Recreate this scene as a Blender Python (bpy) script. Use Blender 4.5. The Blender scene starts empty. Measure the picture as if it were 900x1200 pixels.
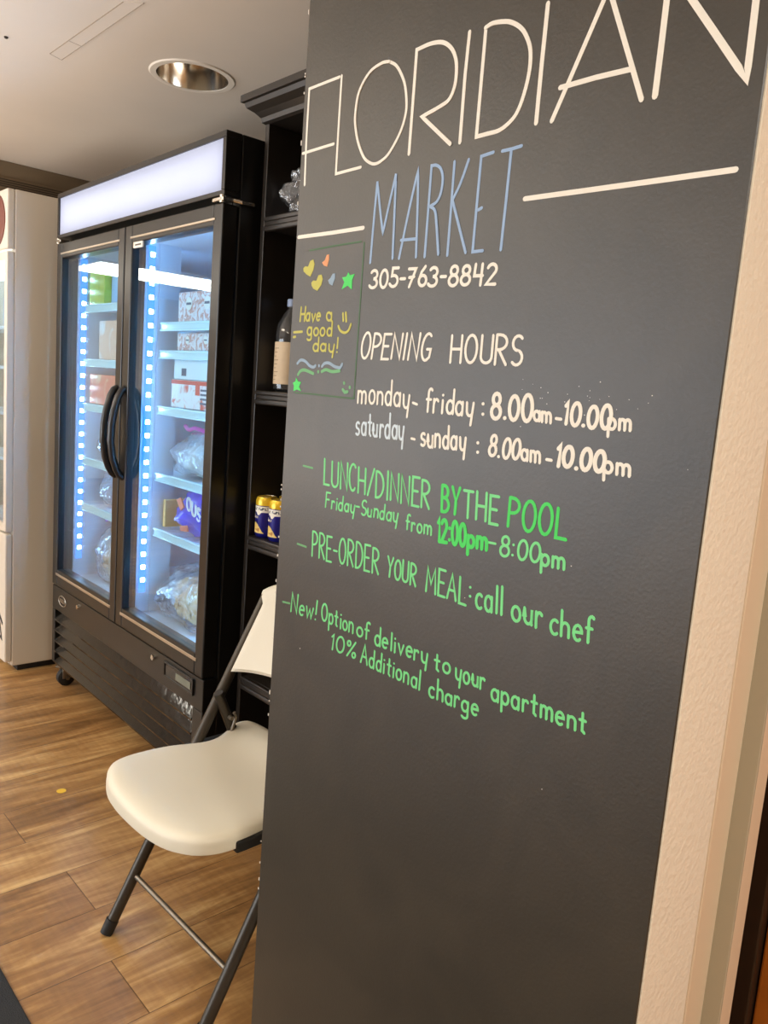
import bpy, bmesh, math, random
from mathutils import Vector, Matrix, noise
PI = math.pi
SC = bpy.context.scene
COL = SC.collection
random.seed(4)

# ---------------------------------------------------------------- camera
YAW, PITCH, ROLL, FPX, CAMH = math.radians(47.19688), math.radians(8.37358), math.radians(4.39428), 929.54, 1.33
cy_, sy_, cp_, sp_, cr_, sr_ = math.cos(YAW), math.sin(YAW), math.cos(PITCH), math.sin(PITCH), math.cos(ROLL), math.sin(ROLL)
fwd = Vector((-sy_*cp_, cy_*cp_, -sp_)); rgt = Vector((cy_, sy_, 0)); up = rgt.cross(fwd)
r2 = cr_*rgt + sr_*up; u2 = -sr_*rgt + cr_*up
cd = bpy.data.cameras.new('camera'); cam = bpy.data.objects.new('camera', cd); COL.objects.link(cam)
cam.matrix_world = Matrix(((r2.x, u2.x, -fwd.x, 0), (r2.y, u2.y, -fwd.y, 0), (r2.z, u2.z, -fwd.z, CAMH), (0, 0, 0, 1)))
cd.sensor_fit = 'AUTO'; cd.sensor_width = 36; cd.lens = FPX/1200*36; cd.clip_start = .02
SC.camera = cam

# ---------------------------------------------------------------- light and exposure
w = bpy.data.worlds.new('world'); SC.world = w; w.use_nodes = True
w.node_tree.nodes['Background'].inputs[0].default_value = (1, .9, .78, 1)
w.node_tree.nodes['Background'].inputs[1].default_value = .2
def area(name, loc, sx, sy, energy, color, rot=(0, 0, 0)):
    l = bpy.data.lights.new(name, 'AREA'); l.shape = 'RECTANGLE'; l.size = sx; l.size_y = sy; l.energy = energy; l.color = color
    o = bpy.data.objects.new(name, l); COL.objects.link(o); o.location = loc; o.rotation_euler = rot; return o
WARM = (1, .90, .72)
area('ceiling_lamp', (-2.6, -1.1, 2.33), 1.2, .6, 20, WARM)
area('ceiling_lamp', (-5.2, -1.3, 2.33), 1.2, .6, 30, (1, .95, .88))
area('ceiling_lamp', (-.6, -1.6, 2.33), 1.2, .6, 13, WARM)
area('ceiling_lamp', (1.1, .1, 2.33), .6, .6, 30, (1, .96, .86))
area('added_ceiling_fill', (-3.2, -.7, .95), 2.4, .9, 50, (1, .94, .86), (PI, 0, 0))  # unseen upward fill light added to brighten the ceiling, no counter there
SC.view_settings.view_transform = 'Standard'; SC.view_settings.look = 'None'
SC.view_settings.gamma = 1; SC.view_settings.use_curve_mapping = False
SC.view_settings.exposure = 0.55
SC.cycles.max_bounces = 10; SC.cycles.transparent_max_bounces = 16

# ---------------------------------------------------------------- helpers
def lin(c):
    return tuple(((v/255)/12.92 if v/255 <= .04045 else ((v/255+.055)/1.055)**2.4) for v in c) + (1,)
def mat(name, rgb, rough=.5, metal=0, spec=.5, emit=None, es=0, var=0, vscale=8, bump=0, bscale=60):
    m = bpy.data.materials.new(name); m.use_nodes = True
    nt = m.node_tree; b = nt.nodes['Principled BSDF']
    c = lin(rgb)
    b.inputs['Base Color'].default_value = c; b.inputs['Roughness'].default_value = rough
    b.inputs['Metallic'].default_value = metal; b.inputs['Specular IOR Level'].default_value = spec
    if emit: b.inputs['Emission Color'].default_value = tuple(emit)+(1,); b.inputs['Emission Strength'].default_value = es
    tc = nt.nodes.new('ShaderNodeTexCoord')
    if var:
        n = nt.nodes.new('ShaderNodeTexNoise'); n.inputs['Scale'].default_value = vscale; n.inputs['Detail'].default_value = 5
        nt.links.new(tc.outputs['Object'], n.inputs['Vector'])
        r = nt.nodes.new('ShaderNodeValToRGB')
        r.color_ramp.elements[0].position = .3; r.color_ramp.elements[1].position = .7
        r.color_ramp.elements[0].color = tuple(v*(1-var) for v in c[:3])+(1,)
        r.color_ramp.elements[1].color = tuple(min(1, v*(1+var)) for v in c[:3])+(1,)
        nt.links.new(n.outputs['Fac'], r.inputs['Fac']); nt.links.new(r.outputs['Color'], b.inputs['Base Color'])
    if bump:
        n2 = nt.nodes.new('ShaderNodeTexNoise'); n2.inputs['Scale'].default_value = bscale; n2.inputs['Detail'].default_value = 4
        nt.links.new(tc.outputs['Object'], n2.inputs['Vector'])
        bp = nt.nodes.new('ShaderNodeBump'); bp.inputs['Strength'].default_value = bump; bp.inputs['Distance'].default_value = .01
        nt.links.new(n2.outputs['Fac'], bp.inputs['Height']); nt.links.new(bp.outputs['Normal'], b.inputs['Normal'])
    return m
def emitter(name, col, s):
    m = bpy.data.materials.new(name); m.use_nodes = True; nt = m.node_tree; nt.nodes.clear()
    e = nt.nodes.new('ShaderNodeEmission'); e.inputs[0].default_value = tuple(col)+(1,); e.inputs[1].default_value = s
    o = nt.nodes.new('ShaderNodeOutputMaterial'); nt.links.new(e.outputs[0], o.inputs[0]); return m
def clear(name, tint=(1, 1, 1), gloss=1.0, rough=0.0, ior=1.45, haze=0, hazecol=(.8, .85, .9), bump=0, bscale=30):
    m = bpy.data.materials.new(name); m.use_nodes = True; nt = m.node_tree; nt.nodes.clear()
    t = nt.nodes.new('ShaderNodeBsdfTransparent'); t.inputs[0].default_value = tuple(tint)+(1,)
    g = nt.nodes.new('ShaderNodeBsdfGlossy'); g.inputs['Roughness'].default_value = rough
    f = nt.nodes.new('ShaderNodeLayerWeight'); f.inputs[0].default_value = .5
    pw = nt.nodes.new('ShaderNodeMath'); pw.operation = 'POWER'; pw.inputs[1].default_value = 4.0
    nt.links.new(f.outputs['Facing'], pw.inputs[0])
    sc = nt.nodes.new('ShaderNodeMath'); sc.operation = 'MULTIPLY_ADD'; sc.inputs[1].default_value = .92; sc.inputs[2].default_value = .045
    nt.links.new(pw.outputs[0], sc.inputs[0])
    mu = nt.nodes.new('ShaderNodeMath'); mu.operation = 'MULTIPLY'; mu.use_clamp = True; mu.inputs[1].default_value = gloss
    x = nt.nodes.new('ShaderNodeMixShader'); o = nt.nodes.new('ShaderNodeOutputMaterial')
    nt.links.new(sc.outputs[0], mu.inputs[0]); nt.links.new(mu.outputs[0], x.inputs[0])
    nt.links.new(g.outputs[0], x.inputs[2])
    if haze:
        d = nt.nodes.new('ShaderNodeBsdfDiffuse'); d.inputs[0].default_value = tuple(hazecol)+(1,)
        x2 = nt.nodes.new('ShaderNodeMixShader'); x2.inputs[0].default_value = haze
        nt.links.new(t.outputs[0], x2.inputs[1]); nt.links.new(d.outputs[0], x2.inputs[2]); nt.links.new(x2.outputs[0], x.inputs[1])
    else: nt.links.new(t.outputs[0], x.inputs[1])
    if bump:
        tc = nt.nodes.new('ShaderNodeTexCoord'); n2 = nt.nodes.new('ShaderNodeTexNoise'); n2.inputs['Scale'].default_value = bscale
        n2.inputs['Detail'].default_value = 4
        bp = nt.nodes.new('ShaderNodeBump'); bp.inputs['Strength'].default_value = bump; bp.inputs['Distance'].default_value = .02
        nt.links.new(tc.outputs['Object'], n2.inputs['Vector']); nt.links.new(n2.outputs['Fac'], bp.inputs['Height'])
        nt.links.new(bp.outputs['Normal'], g.inputs['Normal']); nt.links.new(bp.outputs['Normal'], f.inputs['Normal'])
    nt.links.new(x.outputs[0], o.inputs[0]); return m
def mottled(name, cols, scale=14, rough=.4, distort=0):
    """printed packaging: blotches of several inks"""
    m = bpy.data.materials.new(name); m.use_nodes = True; nt = m.node_tree; b = nt.nodes['Principled BSDF']
    b.inputs['Roughness'].default_value = rough
    tc = nt.nodes.new('ShaderNodeTexCoord'); n = nt.nodes.new('ShaderNodeTexNoise'); n.inputs['Scale'].default_value = scale
    n.inputs['Detail'].default_value = 2; n.inputs['Distortion'].default_value = distort
    r = nt.nodes.new('ShaderNodeValToRGB'); r.color_ramp.interpolation = 'CONSTANT' if not distort else 'LINEAR'
    k = len(cols)
    for i, c in enumerate(cols):
        p = .32+.36*i/max(1, k-1) if i else 0
        if i < 2: e = r.color_ramp.elements[i]; e.position = p
        else: e = r.color_ramp.elements.new(p)
        e.color = lin(c)
    nt.links.new(tc.outputs['Object'], n.inputs['Vector']); nt.links.new(n.outputs['Fac'], r.inputs['Fac'])
    nt.links.new(r.outputs['Color'], b.inputs['Base Color']); return m

class MB:
    def __init__(s): s.bm = bmesh.new()
    def box(s, x0, x1, y0, y1, z0, z1, bev=0, seg=2):
        t = bmesh.new()
        vs = [t.verts.new((x, y, z)) for x in (x0, x1) for y in (y0, y1) for z in (z0, z1)]
        for f in ((0, 1, 3, 2), (4, 6, 7, 5), (0, 4, 5, 1), (2, 3, 7, 6), (0, 2, 6, 4), (1, 5, 7, 3)): t.faces.new([vs[i] for i in f])
        bmesh.ops.recalc_face_normals(t, faces=t.faces)
        if bev: bmesh.ops.bevel(t, geom=t.edges[:], offset=bev, segments=seg, profile=.5, affect='EDGES')
        s.merge(t); return s
    def merge(s, t):
        me = bpy.data.meshes.new('t'); t.to_mesh(me); t.free(); s.bm.from_mesh(me); bpy.data.meshes.remove(me)
    def tube(s, pts, r, sides=12, cap=True, squash=None):
        pts = [Vector(p) for p in pts]; n = len(pts); rings = []
        rs = r if isinstance(r, (list, tuple)) else [r]*n
        tang = []
        for i in range(n):
            a = pts[max(0, i-1)]; b = pts[min(n-1, i+1)]; tang.append((b-a).normalized())
        ref = Vector((0, 0, 1)) if abs(tang[0].z) < .9 else Vector((1, 0, 0))
        u = tang[0].cross(ref).normalized()
        for i in range(n):
            u = (u - tang[i]*u.dot(tang[i])).normalized(); v = tang[i].cross(u)
            rings.append([s.bm.verts.new(pts[i]+(u*math.cos(2*PI*k/sides)+v*math.sin(2*PI*k/sides))*rs[i]) for k in range(sides)])
        for i in range(n-1):
            for k in range(sides): s.bm.faces.new((rings[i][k], rings[i][(k+1) % sides], rings[i+1][(k+1) % sides], rings[i+1][k]))
        if cap: s.bm.faces.new(rings[0][::-1]); s.bm.faces.new(rings[-1])
        return s
    def lathe(s, prof, c=(0, 0, 0), sides=32, cap=True):
        rings = [[s.bm.verts.new((c[0]+r*math.cos(2*PI*k/sides), c[1]+r*math.sin(2*PI*k/sides), c[2]+z)) for k in range(sides)] for r, z in prof]
        for i in range(len(prof)-1):
            for k in range(sides): s.bm.faces.new((rings[i][k], rings[i][(k+1) % sides], rings[i+1][(k+1) % sides], rings[i+1][k]))
        if cap:
            s.bm.faces.new(rings[0][::-1]); s.bm.faces.new(rings[-1])
        return s
    def prism(s, poly, axis, a, b):
        """poly in the two other axes, extruded along axis from a to b"""
        def mk(p, t): return {'x': (t, p[0], p[1]), 'y': (p[0], t, p[1]), 'z': (p[0], p[1], t)}[axis]
        A = [s.bm.verts.new(mk(p, a)) for p in poly]; B = [s.bm.verts.new(mk(p, b)) for p in poly]; n = len(poly)
        fs = [s.bm.faces.new(A), s.bm.faces.new(B[::-1])]
        for i in range(n): fs.append(s.bm.faces.new((A[i], B[i], B[(i+1) % n], A[(i+1) % n])))
        bmesh.ops.recalc_face_normals(s.bm, faces=fs); return s
    def stroke(s, pts, r, y0, th):
        """flat marker stroke on a plane y=const, joined discs and bars with real thickness"""
        pts = [Vector((p[0], 0, p[1])) for p in pts]
        s.tube_flat(pts, r, y0, th); return s
    def tube_flat(s, pts, r, y0, th):
        n = len(pts); L = []; Rr = []
        for i in range(n):
            d = Vector((0, 0, 0))
            if i > 0: d += (pts[i]-pts[i-1]).normalized()
            if i < n-1: d += (pts[i+1]-pts[i]).normalized()
            if d.length < .3: d = (pts[i]-pts[i-1]) if i else (pts[1]-pts[0])
            d.normalize(); nn = Vector((-d.z, 0, d.x))
            k = 1.0
            if 0 < i < n-1:
                c = (pts[i+1]-pts[i]).normalized().dot(d); k = 1/max(.55, abs(c))
            L.append(pts[i]+nn*r*k); Rr.append(pts[i]-nn*r*k)
        def capp(c, d, nn):
            return [c+nn*r*math.cos(t)+d*r*math.sin(t) for t in (PI/4, PI/2, 3*PI/4)]
        d1 = (pts[-1]-pts[-2]).normalized(); n1 = Vector((-d1.z, 0, d1.x)); d0 = (pts[0]-pts[1]).normalized(); n0 = Vector((-d0.z, 0, d0.x))
        bm = s.bm
        def V(p, y): return bm.verts.new((p.x, y, p.z))
        yt = y0-th
        lift = lambda i: yt-1.2e-5*i
        tl = [V(p, lift(i)) for i, p in enumerate(L)]; tr = [V(p, lift(i)) for i, p in enumerate(Rr)]; bl = [V(p, y0) for p in L]; br = [V(p, y0) for p in Rr]
        fs = []
        for i in range(n-1):
            fs.append(bm.faces.new((tl[i], tl[i+1], tr[i+1], tr[i])))
            fs.append(bm.faces.new((tl[i], bl[i], bl[i+1], tl[i+1]))); fs.append(bm.faces.new((tr[i], tr[i+1], br[i+1], br[i])))
        e = capp(pts[-1], d1, n1); fs.append(bm.faces.new([tl[-1]]+[V(p, lift(n-1)) for p in e]+[tr[-1]]))
        e = capp(pts[0], d0, n0); fs.append(bm.faces.new([tr[0]]+[V(p, yt) for p in e]+[tl[0]]))
    def build(s, name, m, parent=None, smooth=False, loc=None):
        me = bpy.data.meshes.new(name); s.bm.normal_update(); s.bm.to_mesh(me); s.bm.free()
        for x in (m if isinstance(m, list) else [m]): me.materials.append(x)
        if smooth:
            for p in me.polygons: p.use_smooth = True
            me.set_sharp_from_angle(angle=math.radians(40))
        o = bpy.data.objects.new(name, me); COL.objects.link(o)
        if parent: o.parent = parent
        if loc: o.location = loc
        return o
def thing(name, label, cat, loc=(0, 0, 0), rotz=0, group=None):
    o = bpy.data.objects.new(name, None); COL.objects.link(o); o.empty_display_size = .05
    o.location = loc; o.rotation_euler = (0, 0, rotz); return tag(o, label, cat, group)
def tag(o, label, cat, group=None):
    o['label'] = label; o['category'] = cat
    if group: o['group'] = group
    return o
def struct(o): o['kind'] = 'structure'; return o
def dup(root, loc, label):
    r = root.copy(); COL.objects.link(r); r.location = loc; r['label'] = label
    for ch in list(root.children):
        c = ch.copy(); COL.objects.link(c); c.parent = r
    return r

# ---------------------------------------------------------------- materials
def floor_material():
    m = bpy.data.materials.new('wood_planks'); m.use_nodes = True; nt = m.node_tree; b = nt.nodes['Principled BSDF']
    N, L = nt.nodes.new, nt.links.new
    tc = N('ShaderNodeTexCoord'); sep = N('ShaderNodeSeparateXYZ'); L(tc.outputs['Object'], sep.inputs[0])
    def M(op, a, b_=None, c=None):
        n = N('ShaderNodeMath'); n.operation = op
        for i, v in enumerate((a, b_, c)):
            if v is None: continue
            if isinstance(v, (int, float)): n.inputs[i].default_value = v
            else: L(v, n.inputs[i])
        return n.outputs[0]
    W, LEN = .1945, 1.22
    cx = M('DIVIDE', M('ADD', sep.outputs[0], 1.968+W*60), W); col = M('FLOOR', cx); fx = M('FRACT', cx)
    par = M('MODULO', col, 2.0)
    wn = N('ShaderNodeTexWhiteNoise'); wn.noise_dimensions = '1D'; L(col, wn.inputs['W'])
    off = M('ADD', M('MULTIPLY', par, LEN*.47), M('MULTIPLY', wn.outputs['Value'], .05))
    cyy = M('DIVIDE', M('ADD', M('SUBTRACT', sep.outputs[1], .765), M('ADD', off, LEN*20)), LEN); row = M('FLOOR', cyy); fy = M('FRACT', cyy)
    idv = N('ShaderNodeCombineXYZ'); L(col, idv.inputs[0]); L(row, idv.inputs[1])
    wid = N('ShaderNodeTexWhiteNoise'); wid.noise_dimensions = '2D'; L(idv.outputs[0], wid.inputs['Vector'])
    gv = N('ShaderNodeCombineXYZ'); L(M('MULTIPLY', sep.outputs[0], 15.0), gv.inputs[0]); L(M('MULTIPLY', sep.outputs[1], 2.2), gv.inputs[1]); L(M('MULTIPLY', wid.outputs['Value'], 37.0), gv.inputs[2])
    n1 = N('ShaderNodeTexNoise'); n1.inputs['Scale'].default_value = 1.0; n1.inputs['Detail'].default_value = 7; n1.inputs['Roughness'].default_value = .62; n1.inputs['Distortion'].default_value = .8; L(gv.outputs[0], n1.inputs['Vector'])
    gv2 = N('ShaderNodeCombineXYZ'); L(M('MULTIPLY', sep.outputs[0], 70.0), gv2.inputs[0]); L(M('MULTIPLY', sep.outputs[1], 6.0), gv2.inputs[1]); L(M('MULTIPLY', wid.outputs['Value'], 11.0), gv2.inputs[2])
    n2 = N('ShaderNodeTexNoise'); n2.inputs['Scale'].default_value = 1.0; n2.inputs['Detail'].default_value = 4; L(gv2.outputs[0], n2.inputs['Vector'])
    # saw marks across the board
    gv3 = N('ShaderNodeCombineXYZ'); L(M('MULTIPLY', sep.outputs[0], 9.0), gv3.inputs[0]); L(M('MULTIPLY', sep.outputs[1], 75.0), gv3.inputs[1])
    n3 = N('ShaderNodeTexNoise'); n3.inputs['Scale'].default_value = 1.0; n3.inputs['Detail'].default_value = 3; L(gv3.outputs[0], n3.inputs['Vector'])
    t = M('ADD', M('ADD', M('MULTIPLY', n1.outputs['Fac'], .95), M('MULTIPLY', n2.outputs['Fac'], .28)), M('ADD', M('MULTIPLY', M('SUBTRACT', wid.outputs['Value'], .5), .20), M('MULTIPLY', M('SUBTRACT', n3.outputs['Fac'], .5), .12)))
    r = N('ShaderNodeValToRGB'); es = r.color_ramp.elements
    es[0].position = .36; es[0].color = lin((104, 73, 42)); es[1].position = .90; es[1].color = lin((216, 180, 124))
    e = es.new(.52); e.color = lin((138, 101, 61)); e = es.new(.64); e.color = lin((160, 119, 73)); e = es.new(.76); e.color = lin((186, 146, 94))
    L(t, r.inputs['Fac'])
    dx = M('MINIMUM', fx, M('SUBTRACT', 1.0, fx)); dy = M('MINIMUM', fy, M('SUBTRACT', 1.0, fy))
    g = M('MINIMUM', M('DIVIDE', dx, .008), M('DIVIDE', dy, .0014)); g = M('MINIMUM', g, 1.0)
    mx = N('ShaderNodeMix'); mx.data_type = 'RGBA'; L(g, mx.inputs['Factor']); mx.inputs['A'].default_value = lin((58, 38, 22)); L(r.outputs['Color'], mx.inputs['B'])
    L(mx.outputs['Result'], b.inputs['Base Color'])
    b.inputs['Roughness'].default_value = .28; b.inputs['Specular IOR Level'].default_value = .5
    bp = N('ShaderNodeBump'); bp.inputs['Strength'].default_value = .18; bp.inputs['Distance'].default_value = .004
    L(M('ADD', M('MULTIPLY', g, .6), n1.outputs['Fac']), bp.inputs['Height']); L(bp.outputs['Normal'], b.inputs['Normal'])
    return m
def chalk_material():
    m = bpy.data.materials.new('chalkboard_paint'); m.use_nodes = True; nt = m.node_tree; b = nt.nodes['Principled BSDF']
    N, L = nt.nodes.new, nt.links.new
    tc = N('ShaderNodeTexCoord'); n = N('ShaderNodeTexNoise'); n.inputs['Scale'].default_value = 5; n.inputs['Detail'].default_value = 6; n.inputs['Distortion'].default_value = 1.2
    L(tc.outputs['Object'], n.inputs['Vector'])
    r = N('ShaderNodeValToRGB'); r.color_ramp.elements[0].position = .3; r.color_ramp.elements[1].position = .75
    r.color_ramp.elements[0].color = lin((51, 46, 37)); r.color_ramp.elements[1].color = lin((64, 57, 46))
    L(n.outputs['Fac'], r.inputs['Fac']); L(r.outputs['Color'], b.inputs['Base Color'])
    b.inputs['Roughness'].default_value = .42; b.inputs['Specular IOR Level'].default_value = .6
    n2 = N('ShaderNodeTexNoise'); n2.inputs['Scale'].default_value = 220; n2.inputs['Detail'].default_value = 3; L(tc.outputs['Object'], n2.inputs['Vector'])
    bp = N('ShaderNodeBump'); bp.inputs['Strength'].default_value = .12; bp.inputs['Distance'].default_value = .002
    L(n2.outputs['Fac'], bp.inputs['Height']); L(bp.outputs['Normal'], b.inputs['Normal']); return m
M_floor = floor_material(); M_chalk = chalk_material()
M_ceil = mat('ceiling_paint', (216, 206, 194), .8, var=.03, vscale=2)
M_wall = mat('wall_paint', (206, 188, 160), .75, bump=.05)
M_tan = mat('shaded_bulkhead', (122, 106, 84), .7)  # bulkhead lies in shade, and that shade is put into this tan
M_rough = mat('textured_white_wall', (240, 234, 218), .6, bump=.22, bscale=110)
M_step_shade = mat('jamb_step_shade', (176, 166, 144), .5)  # grey of the less lit jamb step, shade put into the colour
M_jamb = mat('jamb_paint', (226, 208, 182), .4)
M_dark = mat('dark_door_edge', (44, 26, 12), .5)
M_orange = mat('orange_wood', (176, 98, 28), .4, var=.15, vscale=12)
M_black = mat('black_satin_steel', (24, 23, 22), .32, spec=.5)
M_blackgloss = mat('black_glossy_plastic', (22, 21, 20), .08, spec=.5, bump=.06, bscale=34)
M_frame = mat('dark_brushed_frame', (27, 25, 22), .30, spec=.45)
M_silver = mat('silver_trim', (196, 184, 166), .3, .85)
M_steel = mat('bright_steel', (205, 200, 190), .25, 1)
M_liner = mat('freezer_liner', (206, 214, 224), .45)
M_wire = mat('white_coated_wire', (230, 236, 240), .4)
M_rail = mat('price_rail', (214, 240, 240), .25)
M_glass = clear('door_glass', (.82, .93, 1.0), gloss=1.0)
M_header = bpy.data.materials.new('lit_header_panel'); M_header.use_nodes = True
_nt = M_header.node_tree; _nt.nodes.clear(); _e = _nt.nodes.new('ShaderNodeEmission'); _e.inputs[0].default_value = (.78, .79, 1, 1); _e.inputs[1].default_value = .25
_t = _nt.nodes.new('ShaderNodeBsdfTranslucent'); _t.inputs[0].default_value = (.8, .8, .8, 1); _a = _nt.nodes.new('ShaderNodeAddShader'); _o = _nt.nodes.new('ShaderNodeOutputMaterial')
_nt.links.new(_e.outputs[0], _a.inputs[0]); _nt.links.new(_t.outputs[0], _a.inputs[1]); _nt.links.new(_a.outputs[0], _o.inputs[0])
M_tube = emitter('header_tube', (1, .95, .86), .22)
M_strip = emitter('led_strip_glow', (.06, .30, 1.0), 1.6)
M_bay_fill = emitter('added_bay_light', (.20, .55, 1.0), 36)
M_led = emitter('led_glow', (.62, .88, 1.0), 30)
M_panel = emitter('fluorescent_panel', (1, .93, .80), 11)
M_wood = mat('black_painted_wood', (42, 37, 32), .34, spec=.5, var=.12, vscale=20)
M_cavity = mat('black_shelf_board', (10, 10, 10), .6, spec=.3)
M_white_fridge = mat('white_enamel', (214, 204, 188), .35)
M_plastic = mat('cream_plastic', (226, 219, 200), .42, bump=.02, bscale=300)
M_bronze = mat('bronze_grey_tube', (70, 64, 56), .38, .55)
M_rod = mat('grey_steel_rod', (128, 118, 104), .35, .8)
M_rubber = mat('black_rubber', (22, 21, 20), .6)
M_chrome = mat('chrome_reflector', (228, 222, 212), .16, 1)
M_white = mat('white_trim', (232, 224, 212), .45)
M_zip = clear('clear_bag_plastic', (.88, .93, 1), gloss=1.6, rough=.12, haze=.30, hazecol=(.92, .95, 1), bump=.6, bscale=22)
M_bag = clear('clear_plastic', (.94, .95, .97), gloss=2.6, rough=.08, haze=.13, bump=.8, bscale=30)
M_pet = clear('bottle_plastic', (.86, .90, .92), gloss=1.6, rough=.03, haze=.04)

INK = {'W': mat('white_marker', (240, 234, 220), .6), 'B': mat('blue_marker', (148, 176, 210), .6), 'WB': mat('pale_blue_marker', (206, 220, 228), .6),
       'G': mat('green_marker', (120, 222, 140), .6), 'SG': mat('bright_green_marker', (66, 216, 92), .6), 'LG': mat('dull_green_marker', (104, 172, 112), .6),
       'DG': mat('faded_green_marker', (74, 106, 74), .7), 'Y': mat('yellow_marker', (190, 184, 74), .6), 'O': mat('orange_marker', (222, 150, 96), .6), 'GB': mat('grey_blue_marker', (140, 164, 184), .6)}

# ---------------------------------------------------------------- the room
CZ = 2.35
struct(MB().box(-10, 3, -5, 2.15, -.1, 0).build('floor', M_floor))
# ceiling with the hole of the recessed downlight
LX, LY, LR = -2.632, 1.397, .124
cb = MB(); bm = cb.bm; X0, X1, Y0, Y1 = -10, 3, -5, 2.15
n_ = 64; ring = [bm.verts.new((LX+LR*math.cos(2*PI*k/n_), LY+LR*math.sin(2*PI*k/n_), CZ)) for k in range(n_)]
half = .3; sq = []
for k in range(n_):
    a = 2*PI*k/n_; c, s = math.cos(a), math.sin(a); q = half/max(abs(c), abs(s)); sq.append(bm.verts.new((LX+c*q, LY+s*q, CZ)))
for k in range(n_): bm.faces.new((ring[k], ring[(k+1) % n_], sq[(k+1) % n_], sq[k]))
for (a0, a1, b0, b1) in ((X0, LX-half, Y0, Y1), (LX+half, X1, Y0, Y1), (LX-half, LX+half, Y0, LY-half), (LX-half, LX+half, LY+half, Y1)):
    bm.faces.new([bm.verts.new(p) for p in ((a0, b0, CZ), (a0, b1, CZ), (a1, b1, CZ), (a1, b0, CZ))])
bm.faces.new([bm.verts.new(p) for p in ((X0, Y0, CZ+.25), (X1, Y0, CZ+.25), (X1, Y1, CZ+.25), (X0, Y1, CZ+.25))])
struct(cb.build('ceiling', M_ceil))
struct(MB().box(-10, 3, 2.05, 2.15, 0, CZ).build('wall_back', M_wall))
struct(MB().box(-10.1, -10, -5, 2.15, 0, CZ).build('wall_left', M_wall))
struct(MB().box(3, 3.1, -5, 2.15, 0, CZ).build('wall_right', M_wall))
wf = MB(); wf.box(-10, -7.6, -5.1, -5, 0, CZ).box(-2.4, 3, -5.1, -5, 0, CZ).box(-7.6, -2.4, -5.1, -5, 2.15, CZ).box(-7.6, -2.4, -5.1, -5, 0, .35)
struct(wf.build('wall_front', M_wall))
wn_ = struct(MB().box(-7.6, -2.4, -5.09, -5.08, .35, 2.15).build('window_1', emitter('daylight_pane', (.78, .88, 1), 6)))
wb_ = MB()
for i in range(5): wb_.box(-7.6+i*1.3-.03, -7.6+i*1.3+.03, -5.075, -5.0, .35, 2.15)
wb_.box(-7.6, -2.4, -5.075, -5.0, 1.3, 1.36); wb_.build('window_frame', M_white, wn_)
# bulkhead behind the drinks fridge, with the slot of an air vent
struct(MB().box(-10, -4.465, 1.16, 2.05, 0, CZ, .004).build('wall_end', M_tan))
v = thing('air_vent', 'long dark slotted air vent on the shaded bulkhead above the white fridge', 'vent', (-4.465, 1.2, 2.215))
MB().box(0, .012, 0, .80, 0, .055, .003).build('vent_frame', M_tan, v)
sl = MB()
for i in range(4): sl.box(.010, .016, .012, .788, .008+i*.011, .012+i*.011)
sl.build('slot', mat('vent_slot', (60, 50, 38), .7), v)
struct(MB().prism([(-2.853, 0), (-2.872, .045), (-2.26, .043), (-2.30, .002)], 'z', CZ-.0022, CZ-.0002).build('trim_1', M_ceil, loc=(0, 1.0, 0)))
tg = MB(); tg.tube([(-2.853, 1.0, CZ-.002), (-2.30, 1.002, CZ-.002)], .0013, 6).tube([(-2.872, 1.045, CZ-.002), (-2.26, 1.043, CZ-.002)], .0013, 6).tube([(-2.853, 1.0, CZ-.002), (-2.872, 1.045, CZ-.002)], .001, 6).tube([(-2.694, 1.0, CZ-.002), (-2.702, 1.045, CZ-.002)], .001, 6)
struct(tg.build('trim_2', mat('plaster_crack', (150, 136, 118), .8)))
tag(MB().lathe([(.003, .002), (.006, .004), (.006, .008)], (-2.84, .861, CZ-.008), 16).build('ceiling_hook', M_bronze), 'tiny dark hook fixed in the ceiling at upper left', 'hook')

# partition with the chalkboard
BX0, BX1, BY, BT = -1.128, -.372, .80, .003
struct(MB().box(BX0, BX1, BY+.0004, .925, 0, CZ, .002).build('wall_partition', M_rough))
cbd = thing('chalkboard', 'tall dark chalkboard wall panel lettered in white, blue and green marker', 'chalkboard', (BX0, BY, 0))
MB().box(0.002, BX1-BX0-.001, -BT, .0, .002, CZ-.002, .0012, 1).build('board_panel', M_chalk, cbd)
chips = MB(); rc = random.Random(9)
for i in range(26):
    z = rc.uniform(.3, 1.25) if i < 18 else rc.uniform(1.25, 2.2); h = rc.uniform(.002, .008)
    chips.box(.0005, rc.uniform(.002, .0032), -BT-.0006, -BT+.0004, z, z+h)
for i in range(34):
    x = rc.uniform(.02, .74); z = rc.uniform(.3, 2.0) if i < 9 else rc.gauss(1.348, .010); x = x if i < 9 else rc.uniform(.50, .68)
    q = rc.uniform(.0005, .0011); chips.lathe([(q, 0), (q*.6, q*.4)], (0, 0, 0), 6) if False else chips.box(x, x+q, -BT-.0004, -BT+.0004, z, z+q)
chips.build('paint_chip', M_white, cbd)['kind'] = 'stuff'
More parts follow.
